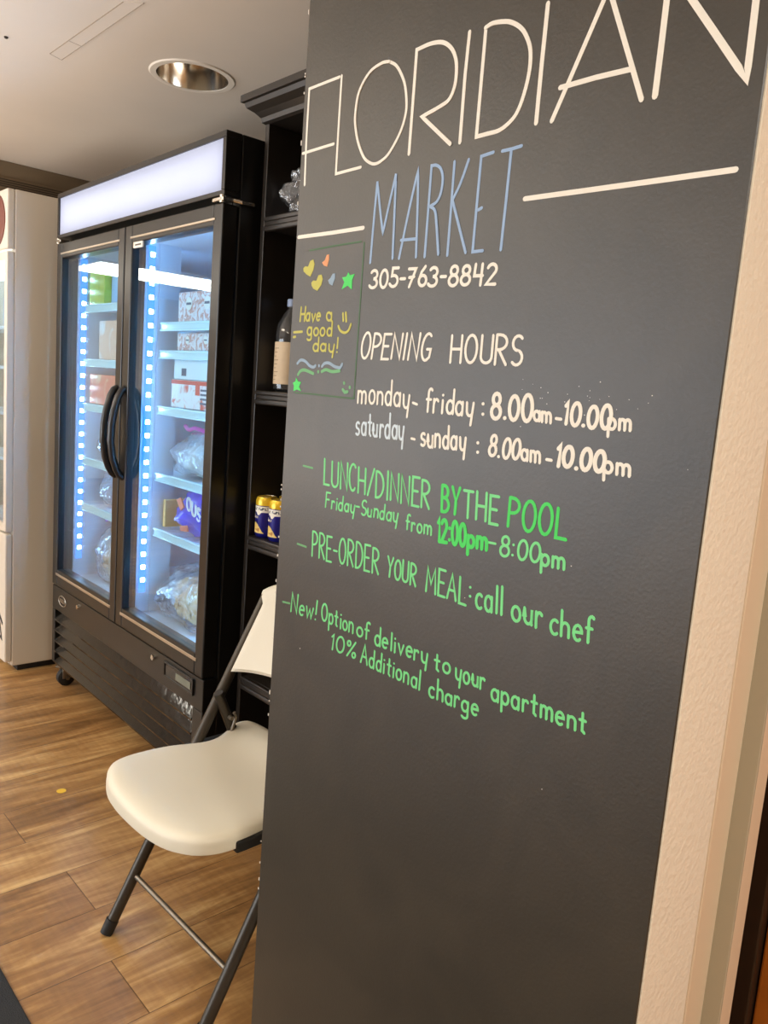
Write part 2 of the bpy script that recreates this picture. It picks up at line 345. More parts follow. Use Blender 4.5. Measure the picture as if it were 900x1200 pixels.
STROKES = [
('floridian','W',0.0022,[[[175,16579],[151,17310],[152,18058],[925,18064]],[[72,17085],[884,17096]],[[975,18072],[978,17321],[986,16636],[1584,16645]],[[2067,18014],[2204,17936],[2311,17823],[2425,17640],[2489,17416],[2495,17221],[2407,16989],[2210,16752],[2048,16664],[1892,16644],[1736,16705],[1615,16811],[1473,17042],[1390,17284],[1376,17476],[1432,17745],[1638,17959],[1894,18027],[2067,18014]]]),
('floridian','W',0.0027,[[[2624,16667],[2625,17300],[2624,18033],[2890,18045],[3119,18004],[3277,17905],[3374,17776],[3422,17618],[3419,17405],[3333,17242],[3144,17179],[2836,17120],[3128,16894],[3427,16663]],[[3602,18009],[3586,17499],[3595,16654]],[[3880,17984],[3880,17337],[3880,16677],[4057,16680],[4268,16688],[4450,16773],[4543,16881],[4612,17063],[4656,17296],[4644,17520],[4570,17692],[4462,17827],[4304,17932],[4163,17979],[3995,18005],[3880,17984]]]),
('floridian','W',0.003,[[[4837,17999],[4832,17332],[4834,16665]],[[5066,16647],[5376,17295],[5671,17919],[5959,17275],[6240,16642]],[[5141,17000],[5618,17003],[6071,16988]]]),
('floridian','W',0.0036,[[[6397,16644],[6402,17197],[6403,17890],[6899,17230],[7375,16591],[7368,17158],[7354,17765]]]),
('market','B',0.0021,[[[1954,15231],[1970,15844],[1988,16387],[2094,15978],[2193,15629],[2291,16042],[2388,16437],[2419,15854],[2448,15256]],[[2582,15247],[2706,15852],[2840,16436],[2891,15859],[2934,15242]],[[2596,15500],[2917,15492]],[[3105,15232],[3103,15836],[3100,16438],[3192,16430],[3282,16371],[3336,16242],[3326,16068],[3261,15949],[3135,15901],[3235,15835],[3289,15651],[3373,15246]],[[3540,15220],[3535,15841],[3528,16426]],[[3782,16413],[3669,16129],[3550,15933],[3710,15582],[3872,15230]],[[4197,16436],[3997,16418],[3993,15814],[3992,15231],[4168,15233]],[[4026,15754],[4084,15773]],[[4341,16426],[4490,16426],[4645,16437]],[[4487,16402],[4479,15808],[4468,15220]]]),
('rule','W',0.003,[[[90,15766],[956,15753],[1741,15754]],[[4773,15800],[6235,15773],[7387,15756]]]),
('doodle','DG',0.0014,[[[421,15527],[1081,15548],[1712,15557]],[[1783,15540],[1787,14396],[1793,13209]],[[239,13225],[740,13225],[1216,13214],[1793,13209]]]),
('doodle','Y',0.002,[[[1390,14505],[1410,14391]],[[1459,14515],[1484,14379]],[[1296,14313],[1352,14243],[1466,14208],[1554,14242],[1605,14336]],[[117,14223],[349,14231]],[[112,14144],[167,14149]]]),
('doodle','GB',0.0024,[[[267,13711],[354,13767],[481,13752],[611,13682],[715,13660],[773,13686]],[[941,13678],[1006,13727],[1122,13734],[1280,13682],[1414,13667],[1456,13726]],[[861,13688],[865,13683]]]),
('doodle','LG',0.0026,[[[303,13526],[372,13590],[496,13606],[726,13557]],[[942,13595],[1056,13629],[1213,13603],[1400,13620]],[[851,13592],[855,13587]],[[1531,13439],[1536,13430]],[[1677,13380],[1681,13371]],[[1513,13334],[1565,13295],[1630,13305]]]),
]
FILLS = [
('Y',[[277,15252],[323,15285],[406,15273],[458,15359],[537,15377],[576,15304],[554,15212],[484,15109],[378,15151],[290,15204]]),
('Y',[[522,15013],[571,15046],[652,15035],[703,15121],[781,15126],[819,15056],[790,14964],[697,14875],[585,14915],[535,14965]]),
('O',[[773,15314],[843,15344],[885,15422],[942,15429],[951,15348],[912,15240],[825,15264]]),
('GB',[[962,15026],[1019,15062],[1070,15123],[1126,15124],[1134,15051],[1078,14939],[998,14971]]),
('SG',[[1321,14871],[1371,14982],[1312,15053],[1411,15058],[1458,15123],[1499,15076],[1612,15087],[1561,15006],[1566,14860],[1462,14921]]),
('SG',[[203,13248],[207,13336],[172,13385],[242,13412],[257,13475],[314,13415],[404,13406],[356,13330],[414,13258],[298,13278]]),
]
WORDS = [
('phone','305-763-8842','W',0.0022,[1996,14869],[4423,14800],253,10),
('opening','OPENING','W',0.0019,[1874,13822],[3359,13825],370,79),
('opening','HOURS','W',0.0019,[3768,13799],[4974,13799],363,-4),
('weekday','monday','W',0.0018,[1900,13150],[3026,13143],350,-10),
('weekday','-','W',0.0018,[3112,13161],[3201,13142],144,-17),
('weekday','friday','W',0.0019,[3375,13117],[4252,13119],332,-5),
('weekday',':','W',0.0022,[4408,13119],[4452,13117],243,-23),
('weekday','8.00','W',0.0026,[4577,13105],[5220,13119],310,-13),
('weekday','am','W',0.0019,[5251,13132],[5514,13121],223,-23),
('weekday','-','W',0.0019,[5589,13116],[5663,13112],137,-18),
('weekday','10.00','W',0.0024,[5699,13120],[6315,13105],252,3),
('weekday','pm','W',0.0019,[6304,13109],[6584,13113],211,-17),
('weekend','saturday','WB',0.0018,[1901,12659],[2974,12673],360,-19),
('weekend','-','W',0.0018,[3136,12652],[3207,12646],145,-16),
('weekend','sunday','W',0.0019,[3331,12627],[4173,12648],318,-21),
('weekend',':','W',0.0022,[4382,12613],[4426,12612],234,-22),
('weekend','8.00','W',0.0021,[4593,12624],[5083,12623],256,12),
('weekend','am','W',0.0019,[5130,12628],[5413,12623],233,-23),
('weekend','-','W',0.0019,[5508,12618],[5581,12616],134,-17),
('weekend','10.00','W',0.0027,[5653,12620],[6299,12616],242,6),
('weekend','pm','W',0.002,[6314,12618],[6641,12615],228,-19),
('lunch','-','LG',0.0016,[629,11897],[890,11887],284,-29),
('lunch','LUNCH/DINNER','G',0.0019,[1190,11785],[3602,11771],402,-22),
('lunch','BY','SG',0.0024,[3852,11763],[4171,11767],348,-25),
('lunch','THE','G',0.002,[4251,11757],[4845,11761],357,-21),
('lunch','POOL','SG',0.0022,[5014,11762],[5901,11761],363,-4),
('evening','Friday-Sunday','G',0.0015,[1273,11427],[2978,11470],231,7),
('evening','from','G',0.0015,[3175,11403],[3690,11401],225,-8),
('evening','12:00','SG',0.0027,[3820,11342],[4335,11380],303,-28),
('evening','pm','SG',0.0027,[4373,11382],[4709,11390],276,-18),
('evening','-','G',0.0016,[4732,11394],[4862,11398],256,-32),
('evening','8:00','G',0.0018,[4928,11377],[5555,11396],247,2),
('evening','pm','G',0.002,[5586,11375],[5924,11392],239,-17),
('preorder','-','LG',0.0016,[577,10498],[831,10491],408,-41),
('preorder','PRE-ORDER','G',0.0017,[1005,10560],[2647,10615],397,-18),
('preorder','YOUR','G',0.0017,[2851,10632],[3461,10622],298,-9),
('preorder','MEAL','G',0.0018,[3673,10596],[4440,10587],363,-18),
('preorder',':','G',0.0019,[4475,10681],[4520,10686],225,-20),
('preorder','call','G',0.002,[4622,10594],[5066,10604],356,-28),
('preorder','our','G',0.002,[5230,10595],[5700,10591],359,-31),
('preorder','chef','G',0.0019,[5825,10580],[6433,10611],324,-24),
('delivery','-','LG',0.0016,[251,9453],[455,9474],331,-33),
('delivery','New!','G',0.0016,[506,9472],[1223,9518],324,17),
('delivery','Option','G',0.0016,[1366,9549],[2175,9555],289,-7),
('delivery','of','G',0.0016,[2263,9546],[2568,9560],254,-7),
('delivery','delivery','G',0.0017,[2692,9517],[3824,9562],275,-11),
('delivery','to','G',0.0017,[3970,9523],[4265,9543],268,-15),
('delivery','your','G',0.0017,[4381,9514],[4908,9534],277,-17),
('delivery','apartment','G',0.0018,[5032,9451],[6478,9516],281,-21),
('surcharge','10%','G',0.0016,[1650,9149],[2270,9164],258,19),
('surcharge','Additional','G',0.0016,[2403,9144],[3728,9137],281,-2),
('surcharge','charge','G',0.0017,[3915,9108],[4832,9134],275,-13),
('greeting','Have','Y',0.0017,[268,14395],[817,14407],221,11),
('greeting','a','Y',0.0017,[989,14404],[1123,14388],233,-13),
('greeting','good','Y',0.0017,[490,14177],[1147,14163],228,0),
('greeting','day!','Y',0.0017,[679,13924],[1326,13905],219,0),
]
# ---------------------------------------------------------------- hand lettering (single-stroke alphabet)
def arc(cx, cy, rx, ry, a0, a1, n=12):
    return [(cx+rx*math.cos(math.radians(a0+(a1-a0)*i/n)), cy+ry*math.sin(math.radians(a0+(a1-a0)*i/n))) for i in range(n+1)]
X = .54  # x-height
GL = {
 'A': (.50, [[(0, 0), (.25, 1), (.50, 0)], [(.09, .36), (.42, .36)]]),
 'B': (.42, [[(0, 0), (0, 1)], [(0, 1)]+arc(.14, .77, .22, .23, 90, -90, 8)+[(0, .54)], [(0, .54)]+arc(.14, .27, .28, .27, 90, -90, 8)+[(0, 0)]]),
 'C': (.42, [arc(.24, .5, .24, .5, 50, 310, 14)]),
 'D': (.46, [[(0, 0), (0, 1)], [(0, 1)]+arc(.08, .5, .38, .5, 90, -90, 12)+[(0, 0)]]),
 'E': (.38, [[(.38, 1), (0, 1), (0, 0), (.38, 0)], [(0, .52), (.30, .52)]]),
 'F': (.38, [[(.38, 1), (0, 1), (0, 0)], [(0, .54), (.30, .54)]]),
 'G': (.46, [arc(.24, .5, .24, .5, 55, 300, 14)+[(.42, .12), (.44, .42), (.26, .42)]]),
 'H': (.44, [[(0, 0), (0, 1)], [(.44, 0), (.44, 1)], [(0, .50), (.44, .50)]]),
 'I': (.10, [[(.05, 0), (.05, 1)]]),
 'L': (.38, [[(0, 1), (0, 0), (.38, 0)]]),
 'M': (.56, [[(0, 0), (.06, 1), (.28, .35), (.50, 1), (.56, 0)]]),
 'N': (.44, [[(0, 0), (0, 1), (.44, 0), (.44, 1)]]),
 'O': (.48, [arc(.24, .5, .24, .5, 90, 450, 20)]),
 'P': (.40, [[(0, 0), (0, 1)], [(0, 1)]+arc(.12, .74, .28, .26, 90, -90, 8)+[(0, .48)]]),
 'R': (.42, [[(0, 0), (0, 1)], [(0, 1)]+arc(.12, .75, .28, .25, 90, -90, 8)+[(0, .50), (.10, .50), (.42, 0)]]),
 'S': (.40, [arc(.21, .75, .19, .25, 40, 270, 10)+arc(.20, .25, .20, .25, 90, -140, 10)]),
 'T': (.44, [[(0, 1), (.44, 1)], [(.22, 1), (.22, 0)]]),
 'U': (.44, [[(0, 1), (0, .25)]+arc(.22, .24, .22, .24, 180, 360, 10)+[(.44, 1)]]),
 'Y': (.44, [[(0, 1), (.22, .48), (.44, 1)], [(.22, .48), (.18, 0)]]),
 'J': (.30, [[(.28, 1), (.28, .2)]+arc(.14, .2, .14, .2, 0, -170, 8)]),
 'K': (.42, [[(0, 0), (0, 1)], [(.40, 1), (0, .45), (.42, 0)]]),
 '0': (.44, [arc(.22, .5, .22, .5, 90, 450, 20)]),
 '1': (.14, [[(.02, .82), (.12, 1), (.12, 0)]]),
 '2': (.42, [arc(.20, .74, .20, .26, 160, -30, 10)+[(0, 0), (.42, 0)]]),
 '3': (.42, [arc(.18, .76, .20, .24, 150, -90, 10)+arc(.16, .26, .24, .26, 90, -150, 12)]),
 '4': (.44, [[(.04, 1), (.02, .45), (.42, .45)], [(.36, 1), (.36, 0)]]),
 '5': (.42, [[(.40, 1), (.06, 1), (.04, .58)]+arc(.16, .30, .24, .30, 105, -150, 12)]),
 '6': (.42, [[(.30, 1), (.12, .72)]+arc(.21, .27, .20, .27, 165, 525, 16)]),
 '7': (.40, [[(0, 1), (.40, 1), (.10, 0)], [(.06, .52), (.34, .56)]]),
 '8': (.44, [arc(.22, .77, .17, .23, -90, 270, 14), arc(.22, .27, .22, .27, 90, 450, 16)]),
 '-': (.26, [[(0, .44), (.26, .44)]]),
 '.': (.08, [[(.03, .02), (.06, .02)]]),
 ':': (.10, [[(.04, .14), (.06, .14)], [(.04, .66), (.06, .66)]]),
 '!': (.10, [[(.06, 1), (.05, .30)], [(.04, .03), (.06, .03)]]),
 '/': (.36, [[(0, 0), (.36, 1)]]),
 '%': (.52, [[(.06, 0), (.46, 1)], arc(.10, .80, .09, .16, 90, 450, 10), arc(.43, .18, .09, .16, 90, 450, 10)]),
 'a': (.36, [arc(.17, X/2, .17, X/2, 40, 330, 12), [(.34, X), (.34, 0)]]),
 'c': (.32, [arc(.18, X/2, .18, X/2, 50, 310, 12)]),
 'd': (.36, [arc(.17, X/2, .17, X/2, 40, 330, 12), [(.34, 1), (.34, 0)]]),
 'e': (.36, [[(.02, X*.52), (.34, X*.56)]+arc(.18, X/2, .17, X/2, 20, 310, 12)]),
 'f': (.28, [arc(.20, .82, .11, .18, 40, 180, 6)+[(.09, 0)], [(0, X), (.24, X)]]),
 'g': (.36, [arc(.17, X/2, .17, X/2, 40, 330, 12), [(.34, X), (.34, -.18)]+arc(.17, -.20, .17, .16, 0, -150, 8)]),
 'h': (.34, [[(0, 1), (0, 0)], [(0, X*.6)]+arc(.16, X*.6, .16, X*.4, 160, 0, 8)+[(.32, 0)]]),
 'i': (.08, [[(.04, X), (.04, 0)], [(.03, .76), (.05, .76)]]),
 'l': (.08, [[(.04, 1), (.04, 0)]]),
 'm': (.54, [[(0, X), (0, 0)], [(0, X*.6)]+arc(.13, X*.6, .13, X*.4, 160, 0, 8)+[(.26, 0)], [(.26, X*.6)]+arc(.39, X*.6, .13, X*.4, 160, 0, 8)+[(.52, 0)]]),
 'n': (.34, [[(0, X), (0, 0)], [(0, X*.6)]+arc(.16, X*.6, .16, X*.4, 160, 0, 8)+[(.32, 0)]]),
 'o': (.36, [arc(.18, X/2, .18, X/2, 90, 450, 16)]),
 'p': (.36, [[(0, X), (0, -.38)], arc(.17, X/2, .17, X/2, 150, -150, 12)]),
 'r': (.26, [[(0, X), (0, 0)], [(0, X*.6)]+arc(.14, X*.62, .13, X*.38, 160, 40, 6)]),
 's': (.30, [arc(.15, X*.75, .13, X*.25, 40, 270, 8)+arc(.14, X*.25, .14, X*.25, 90, -140, 8)]),
 't': (.28, [[(.12, .86), (.12, .08), (.22, 0)], [(0, X), (.26, X)]]),
 'u': (.34, [[(0, X), (0, X*.4)]+arc(.16, X*.4, .16, X*.4, 180, 360, 8)+[(.32, X), (.32, 0)]]),
 'v': (.32, [[(0, X), (.16, 0), (.32, X)]]),
 'w': (.50, [[(0, X), (.12, 0), (.25, X*.8), (.38, 0), (.50, X)]]),
 'y': (.34, [[(0, X), (.02, X*.35)]+arc(.17, X*.38, .15, X*.38, 190, 350, 6), [(.34, X), (.26, -.38)]]),
}
GAP = .17
def text_strokes(t, A, B, H, lean):
    tot = sum(GL[c][0] for c in t)+GAP*(len(t)-1)
    L_ = math.hypot(B[0]-A[0], B[1]-A[1]); sx = L_/tot; dx, dz = (B[0]-A[0])/L_, (B[1]-A[1])/L_
    out = []; x = 0
    for i, c in enumerate(t):
        w_, ss = GL[c]; jx, jz = random.uniform(-.02, .02), random.uniform(-.03, .03); sc = random.uniform(.96, 1.05)
        for st in ss:
            pts = []
            for (px, py) in st:
                lx = (x+px+jx)*sx; py = py*sc+jz
                pts.append((A[0]+lx*dx+py*lean*1.0, A[1]+lx*dz+py*H))
            out.append(pts)
        x += w_+GAP
    return out
def chalk(name, groups):
    """groups: {ink: [(radius, strokes)]} -> one mesh per written line, in several inks"""
    inks = list(groups); mb = MB(); k = 0; faces = 0; idx = []
    for gi, ik in enumerate(inks):
        for (r, ss) in groups[ik]:
            for st in ss:
                k += 1
                mb.stroke([(max(.0035, p[0]), p[1]) for p in st], r, -BT+.0001, .0004+.00003*(k % 7))
        idx += [gi]*(len(mb.bm.faces)-faces); faces = len(mb.bm.faces)
    mb.bm.faces.ensure_lookup_table()
    for f, g in zip(mb.bm.faces, idx): f.material_index = g
    return mb.build(name, [INK[i] for i in inks], cbd)
def smooth(st, n=5):
    P = [Vector(q) for q in st]
    if len(P) < 4: return st
    cut = [0]+[i for i in range(1, len(P)-1) if (P[i]-P[i-1]).angle(P[i+1]-P[i]) > math.radians(52)]+[len(P)-1]
    out = []
    for a, b in zip(cut, cut[1:]):
        Q = P[a:b+1]; Q = [Q[0]*2-Q[1]]+Q+[Q[-1]*2-Q[-2]]
        for i in range(1, len(Q)-2):
            for j in range(n):
                t = j/n; p0, p1, p2, p3 = Q[i-1:i+3]
                out.append(.5*((2*p1)+(-p0+p2)*t+(2*p0-5*p1+4*p2-p3)*t*t+(-p0+3*p1-3*p2+p3)*t**3))
    out.append(P[-1]); return [(q.x, q.y) for q in out]
KIND = {'floridian': 'white_title', 'market': 'blue_title', 'phone': 'phone_number', 'opening': 'white_heading', 'weekday': 'white_lettering', 'weekend': 'white_lettering', 'greeting': 'yellow_lettering'}
title = {}
for (nm, ink, r, ss) in STROKES:
    ss = [smooth([(a/1e4, b/1e4) for a, b in s]) for s in ss]
    if nm in ('floridian', 'market'): title.setdefault(nm, {}).setdefault(ink, []).append((r, ss))
    elif nm == 'rule':
        for s, lb in zip(ss, ('short white line left of MARKET', 'long white line right of MARKET')): chalk('white_rule', {ink: [(r, [s])]})['label'] = lb
    elif ink == 'Y':
        chalk('smiley_drawing', {ink: [(r, ss[:3])]})['label'] = 'yellow smiley beside Have a good day!'
        for s in ss[3:]: chalk('dash_mark', {ink: [(r, [s])]})
    elif ink == 'LG':
        for s in ss[:2]: chalk('wave_drawing', {ink: [(r, [s])]})['label'] = 'green wave line'
        chalk('dot_drawing', {ink: [(r, ss[2:3])]}); chalk('smiley_drawing', {ink: [(r, ss[3:])]})['label'] = 'small green smiley in the corner of the doodle'
    elif ink == 'GB':
        for s in ss[:2]: chalk('wave_drawing', {ink: [(r, [s])]})['label'] = 'grey-blue wave line'
        chalk('dot_drawing', {ink: [(r, ss[2:])]})
    else:
        for s in ss: chalk('doodle_frame_line', {ink: [(r, [s])]})
for nm, g in title.items(): chalk(KIND[nm], g)['label'] = {'floridian': 'large white title FLORIDIAN', 'market': 'blue title MARKET'}[nm]
for (nm, t, ink, r, A, B, h, lean) in WORDS:
    o = chalk('dash_mark' if t == '-' else 'colon_mark' if t == ':' else KIND.get(nm, 'green_lettering'), {ink: [(r, text_strokes(t, (A[0]/1e4, A[1]/1e4), (B[0]/1e4, B[1]/1e4), h/1e4, max(-.004, min(.004, lean/1e4))))]})
    if t not in '-:': o['label'] = {'SG': 'bold bright green', 'G': 'green', 'LG': 'green', 'W': 'white', 'WB': 'pale blue-white', 'Y': 'yellow'}[ink]+' writing '+t
for i, (ink, poly) in enumerate(FILLS):
    o = MB().prism([(a/1e4, b/1e4) for a, b in poly], 'y', -BT-.0005, -BT+.0001).build('star_drawing' if ink == 'SG' else 'heart_drawing', INK[ink], cbd)
    o['label'] = ['yellow heart upper', 'yellow heart lower', 'small orange heart', 'small blue heart', 'green star beside the hearts', 'green star at lower left corner'][i]

# ---------------------------------------------------------------- door frame beyond the partition
jb = MB(); jb.box(-.47, -.372, .928, .982, 0, CZ, .003).box(-.47, -.350, .984, 1.02, 0, CZ, .003)
struct(jb.build('door_frame', M_jamb))
struct(MB().box(-.374, -.3495, .9795, .9845, 0, CZ-.001, .001, 1).build('trim_4', M_step_shade))  # thin plate that paints the shade on the jamb's step face
struct(MB().box(-.46, -.356, 1.10, 1.15, 0, 2.1, .003).build('trim_3', M_dark))
d1 = struct(MB().box(-.354, .50, 1.115, 1.155, .005, 2.08, .003).build('door_1', M_orange))
MB().tube([(.43, 1.115, 1.0), (.43, 1.06, 1.0), (.34, 1.06, 1.0)], .009).build('door_handle', M_steel, d1, True)
struct(MB().box(.50, 3, 1.0, 1.16, 0, CZ).box(-.46, .50, 1.03, 1.16, 2.12, CZ).build('wall_doorway', M_wall))

# ---------------------------------------------------------------- recessed downlight and the fluorescent panel seen in the glass
dl = thing('downlight', 'round recessed ceiling downlight with mirror-like reflector and white rim', 'ceiling light', (LX, LY, CZ))
MB().lathe([(LR-.004, .0), (LR-.004, -.004), (LR+.016, -.004), (LR+.020, 0)], sides=64, cap=False).build('trim_ring', M_white, dl, True)
MB().lathe([(LR-.004, -.002), (LR-.010, .05), (LR-.03, .10), (LR-.06, .14), (.03, .16)], sides=64, cap=False).build('reflector', M_chrome, dl, True)
MB().lathe([(.031, .16), (.034, .155), (.03, .11), (.012, .10), (.002, .099)], sides=32).build('bulb', mat('unlit_bulb', (200, 196, 188), .3), dl, True)
fp = thing('ceiling_light', 'long lit fluorescent ceiling panel mirrored in the freezer glass', 'ceiling light', (-7.7, -1.55, CZ))
MB().box(-.46, .46, -1.16, 1.16, -.035, 0, .004).build('light_frame', M_white, fp)
MB().box(-.43, .43, -1.12, 1.12, -.040, -.034).build('diffuser', M_panel, fp)

# ---------------------------------------------------------------- two-door display freezer
FW = 1.305
fz = thing('display_freezer', 'tall black two-door glass display freezer with lit blank white header', 'freezer', (-3.325, 1.203, 0), math.radians(-1.0))
b = MB(); W_ = .04
b.box(0, W_, .052, .80, .10, 2.012, .003).box(FW-W_, FW, .052, .80, .10, 2.012, .003)
b.box(W_, FW-W_, .76, .80, .10, 2.012).box(W_, FW-W_, .06, .76, 1.985, 2.012).box(W_, FW-W_, .052, .76, .435, .465).box(W_, FW-W_, .05, .76, 1.80, 1.845)
b.box(.640, .665, .052, .07, .465, 1.80)
b.box(W_, FW-W_, .10, .76, .10, .125)
b.build('cabinet', M_black, fz)
ln = MB(); ln.box(W_, W_+.006, .07, .754, .465, 1.80).box(FW-W_-.006, FW-W_, .07, .754, .465, 1.80).box(W_, FW-W_, .70, .758, .465, 1.80).box(W_, FW-W_, .07, .76, .465, .475).box(W_, FW-W_, .07, .76, 1.788, 1.80).box(.637, .668, .121, .20, .475, 1.788)
ln.build('liner', M_liner, fz)
MB().box(.640, .665, .0705, .1205, .476, 1.787).build('mullion', M_liner, fz)
hd = MB(); hd.box(0, FW, .0, .05, 1.995, 2.012, .002).box(0, FW, 0, .05, 1.842, 1.856, .002).box(0, .016, 0, .05, 1.856, 1.995, .002).box(FW-.018, FW, 0, .05, 1.856, 1.995, .002)
hd.build('header_frame', M_frame, fz)
MB().box(.016, FW-.018, .006, .03, 1.856, 1.995).build('header_panel', M_header, fz)['label'] = 'lit white header panel'
MB().tube([(.03, .042, 1.982), (FW-.03, .042, 1.982)], .005, 10).build('header_tube', M_tube, fz)
MB().box(.0165, FW-.0185, .0485, .0515, 1.857, 1.994).build('header_back', M_liner, fz)
def door(x0, x1, hx, hinge_right):
    d = MB(); z0, z1 = .442, 1.822; g0, g1 = x0+.054, x1-.050; h0, h1 = .512, 1.764
    d.box(x0, g0, 0, .048, z0, z1, .004).box(g1, x1, 0, .048, z0, z1, .004).box(g0, g1, 0, .048, z0, h0, .004).box(g0, g1, 0, .048, h1, z1, .004)
    o = d.build('door', M_frame, fz)
    MB().box(g0-.004, g1+.004, .014, .020, h0-.004, h1+.004).build('glass_pane', M_glass, o)
    MB().box(g0-.01, g1+.012, -.0025, .001, h0-.026, h0-.016, .001, 1).build('trim_strip', M_silver, o); MB().box(g0-.01, g1+.012, -.0025, .001, h1+.014, h1+.021, .001, 1).build('trim_strip', M_silver, o)
    pts = [(hx, .004, 1.285), (hx, -.010, 1.277), (hx, -.022, 1.255), (hx, -.034, 1.21), (hx, -.042, 1.16), (hx, -.044, 1.10), (hx, -.036, 1.045), (hx, -.022, 1.005), (hx, -.010, .985), (hx, .004, .976)]
    MB().tube(pts, .0125, 12).build('door_handle', M_black, o, True)
    hb = MB(); e = x1-.02 if hinge_right else x0+.02; w2 = .03
    hb.box(e-w2, e+w2, -.006, .03, 1.826, 1.836, .002).lathe([(.009, 0), (.009, .02)], (e+(.012 if hinge_right else -.012), .004, 1.822), 14)
    if hinge_right: hb.tube([(FW-.004, .02, 1.832), (FW+.012, .05, 1.828), (FW+.010, .09, 1.83)], .006, 8)
    hb.build('hinge', M_steel, o)
    return o
dL = door(.004, .649, .618, False); dR = door(.656, FW-.004, .684, True)
MB().box(.728, .80, -.003, 0, 1.745, 1.764, .004, 2).build('sticker', M_white, dR)
MB().box(.742, .788, -.0036, -.003, 1.752, 1.757).build('sticker_print', M_bronze, dR)
# lower machine panel: badge, locks, thermometer, louvres
gp = MB(); gp.box(0, FW, .004, .052, .335, .437, .003).box(0, .030, .004, .052, .100, .335, .003).box(FW-.062, FW, .004, .052, .100, .335, .003).box(.03, FW-.062, .004, .052, .100, .110, .002)
gp.build('lower_panel', M_frame, fz)
MB().box(.03, FW-.062, .036, .05, .111, .334).build('grille_backing', M_cavity, fz)
lv = MB()
for i in range(5):
    zt = .336-i*.0465; xa, xb = .078, FW-.064
    P8 = [(xa, .031, zt), (xb, .031, zt), (xb, .002, zt-.043), (.034, .002, zt-.043), (xa, .034, zt-.003), (xb, .034, zt-.003), (xb, .004, zt-.050), (.034, .004, zt-.050)]
    vs = [lv.bm.verts.new(q) for q in P8]
    for f in ((0, 1, 2, 3), (7, 6, 5, 4), (0, 4, 5, 1), (1, 5, 6, 2), (2, 6, 7, 3), (3, 7, 4, 0)): lv.bm.faces.new([vs[q] for q in f])
bmesh.ops.recalc_face_normals(lv.bm, faces=lv.bm.faces)
lv.build('louvre_grille', M_blackgloss, fz)
bd_ = MB(); ov = [(.117+.040*math.cos(2*PI*k/40), .003, .388+.021*math.sin(2*PI*k/40)) for k in range(41)]
bd_.tube(ov, .0014, 6)
badge = bd_.build('badge', M_silver, fz, True)
bt = MB()
for st in text_strokes('KOOLIT', (.088, .381), (.146, .381), .014, 0): bt.stroke(st, .0014, .0038, .001)
bt.build('badge_lettering', M_silver, badge)
for lx in (.295, .969):
    MB().tube([(lx, .006, .410), (lx, -.004, .410)], [.0105, .009], 16).build('lock', M_steel, fz, True)
th = MB(); th.box(1.052, 1.250, -.002, .004, .418, .424, .001, 1).box(1.052, 1.058, -.002, .004, .376, .424, .001, 1).box(1.244, 1.250, -.002, .004, .376, .424, .001, 1).box(1.052, 1.250, -.002, .004, .372, .378, .001, 1)
t_o = th.build('thermometer', M_black, fz)
MB().box(1.058, 1.244, .001, .004, .378, .418).build('display_window', M_blackgloss, t_o)
MB().box(1.135, 1.232, -.001, .002, .386, .408).build('display', mat('grey_lcd', (112, 116, 104), .3), t_o)
for (cx, cyy) in ((.055, .045), (FW-.055, .045), (.055, .74), (FW-.055, .74)):
    cs = MB(); cs.box(cx-.035, cx+.035, cyy-.035, cyy+.035, .090, .101, .003).box(cx-.024, cx-.018, cyy-.02, cyy+.025, .035, .092, .002).box(cx+.018, cx+.024, cyy-.02, cyy+.025, .035, .092, .002).tube([(cx-.03, cyy, .036), (cx+.03, cyy, .036)], .007, 10).tube([(cx-.035, cyy-.03, .075), (cx+.03, cyy+.05, .070)], .006, 8)
    c_o = cs.build('caster', M_rod, fz, True)
    MB().tube([(cx-.016, cyy, .036), (cx-.013, cyy, .036), (cx+.013, cyy, .036), (cx+.016, cyy, .036)], [.031, .036, .036, .031], 24).build('wheel', M_rubber, c_o, True)
# LED strips on the left jamb of each bay
for sx in (W_+.008, .667):
    st = MB().box(sx, sx+.006, .078, .104, .55, 1.775, .001, 1).build('led_strip', M_strip, fz)
    for i in range(25):
        MB().box(sx+.006, sx+.010, .083, .099, .590+i*.0478, .606+i*.0478, .002, 1).build('led', M_led, st)
for sx in (.634, FW-W_-.012):  # hidden emitters added at the right jambs to brighten the bays
    MB().box(sx, sx+.006, .078, .112, .55, 1.775, .001, 1).build('led_strip', M_bay_fill, fz)['label'] = 'unseen strip added on the right jamb to brighten the bay'
# shelves: wire deck plus price rail
LEVELS = {'left': [1.585, 1.372, 1.195, .975, .785], 'right': [1.510, 1.415, 1.222, .985, .785]}
def shelf(x0, x1, z, deep=.52, y0=.125):
    s_ = MB()
    s_.box(x0, x1, y0, y0+deep, z-.008, z-.003)
    for k in range(18):
        x = x0+.01+(x1-x0-.02)*k/17; s_.tube([(x, y0, z-.002), (x, y0+deep, z-.002)], .0022, 6)
    o = s_.build('freezer_shelf', M_wire, fz)
    MB().box(x0, x1, y0-.008, y0, z-.020, z+.010, .002, 1).box(x0, x1, y0-.012, y0-.008, z+.004, z+.010, .001, 1).box(x0, x1, y0-.012, y0-.008, z-.020, z-.014, .001, 1).build('price_rail', M_rail, o)
for z in LEVELS['left']: shelf(.075, .630, z, .55, .098)
for z in LEVELS['right']: shelf(.700, 1.255, z)
pl = MB()
for x in (.075, .62, .71, 1.25): pl.box(x-.008, x+.008, .665, .680, .475, 1.79)
pl.build('shelf_post', M_wire, fz)

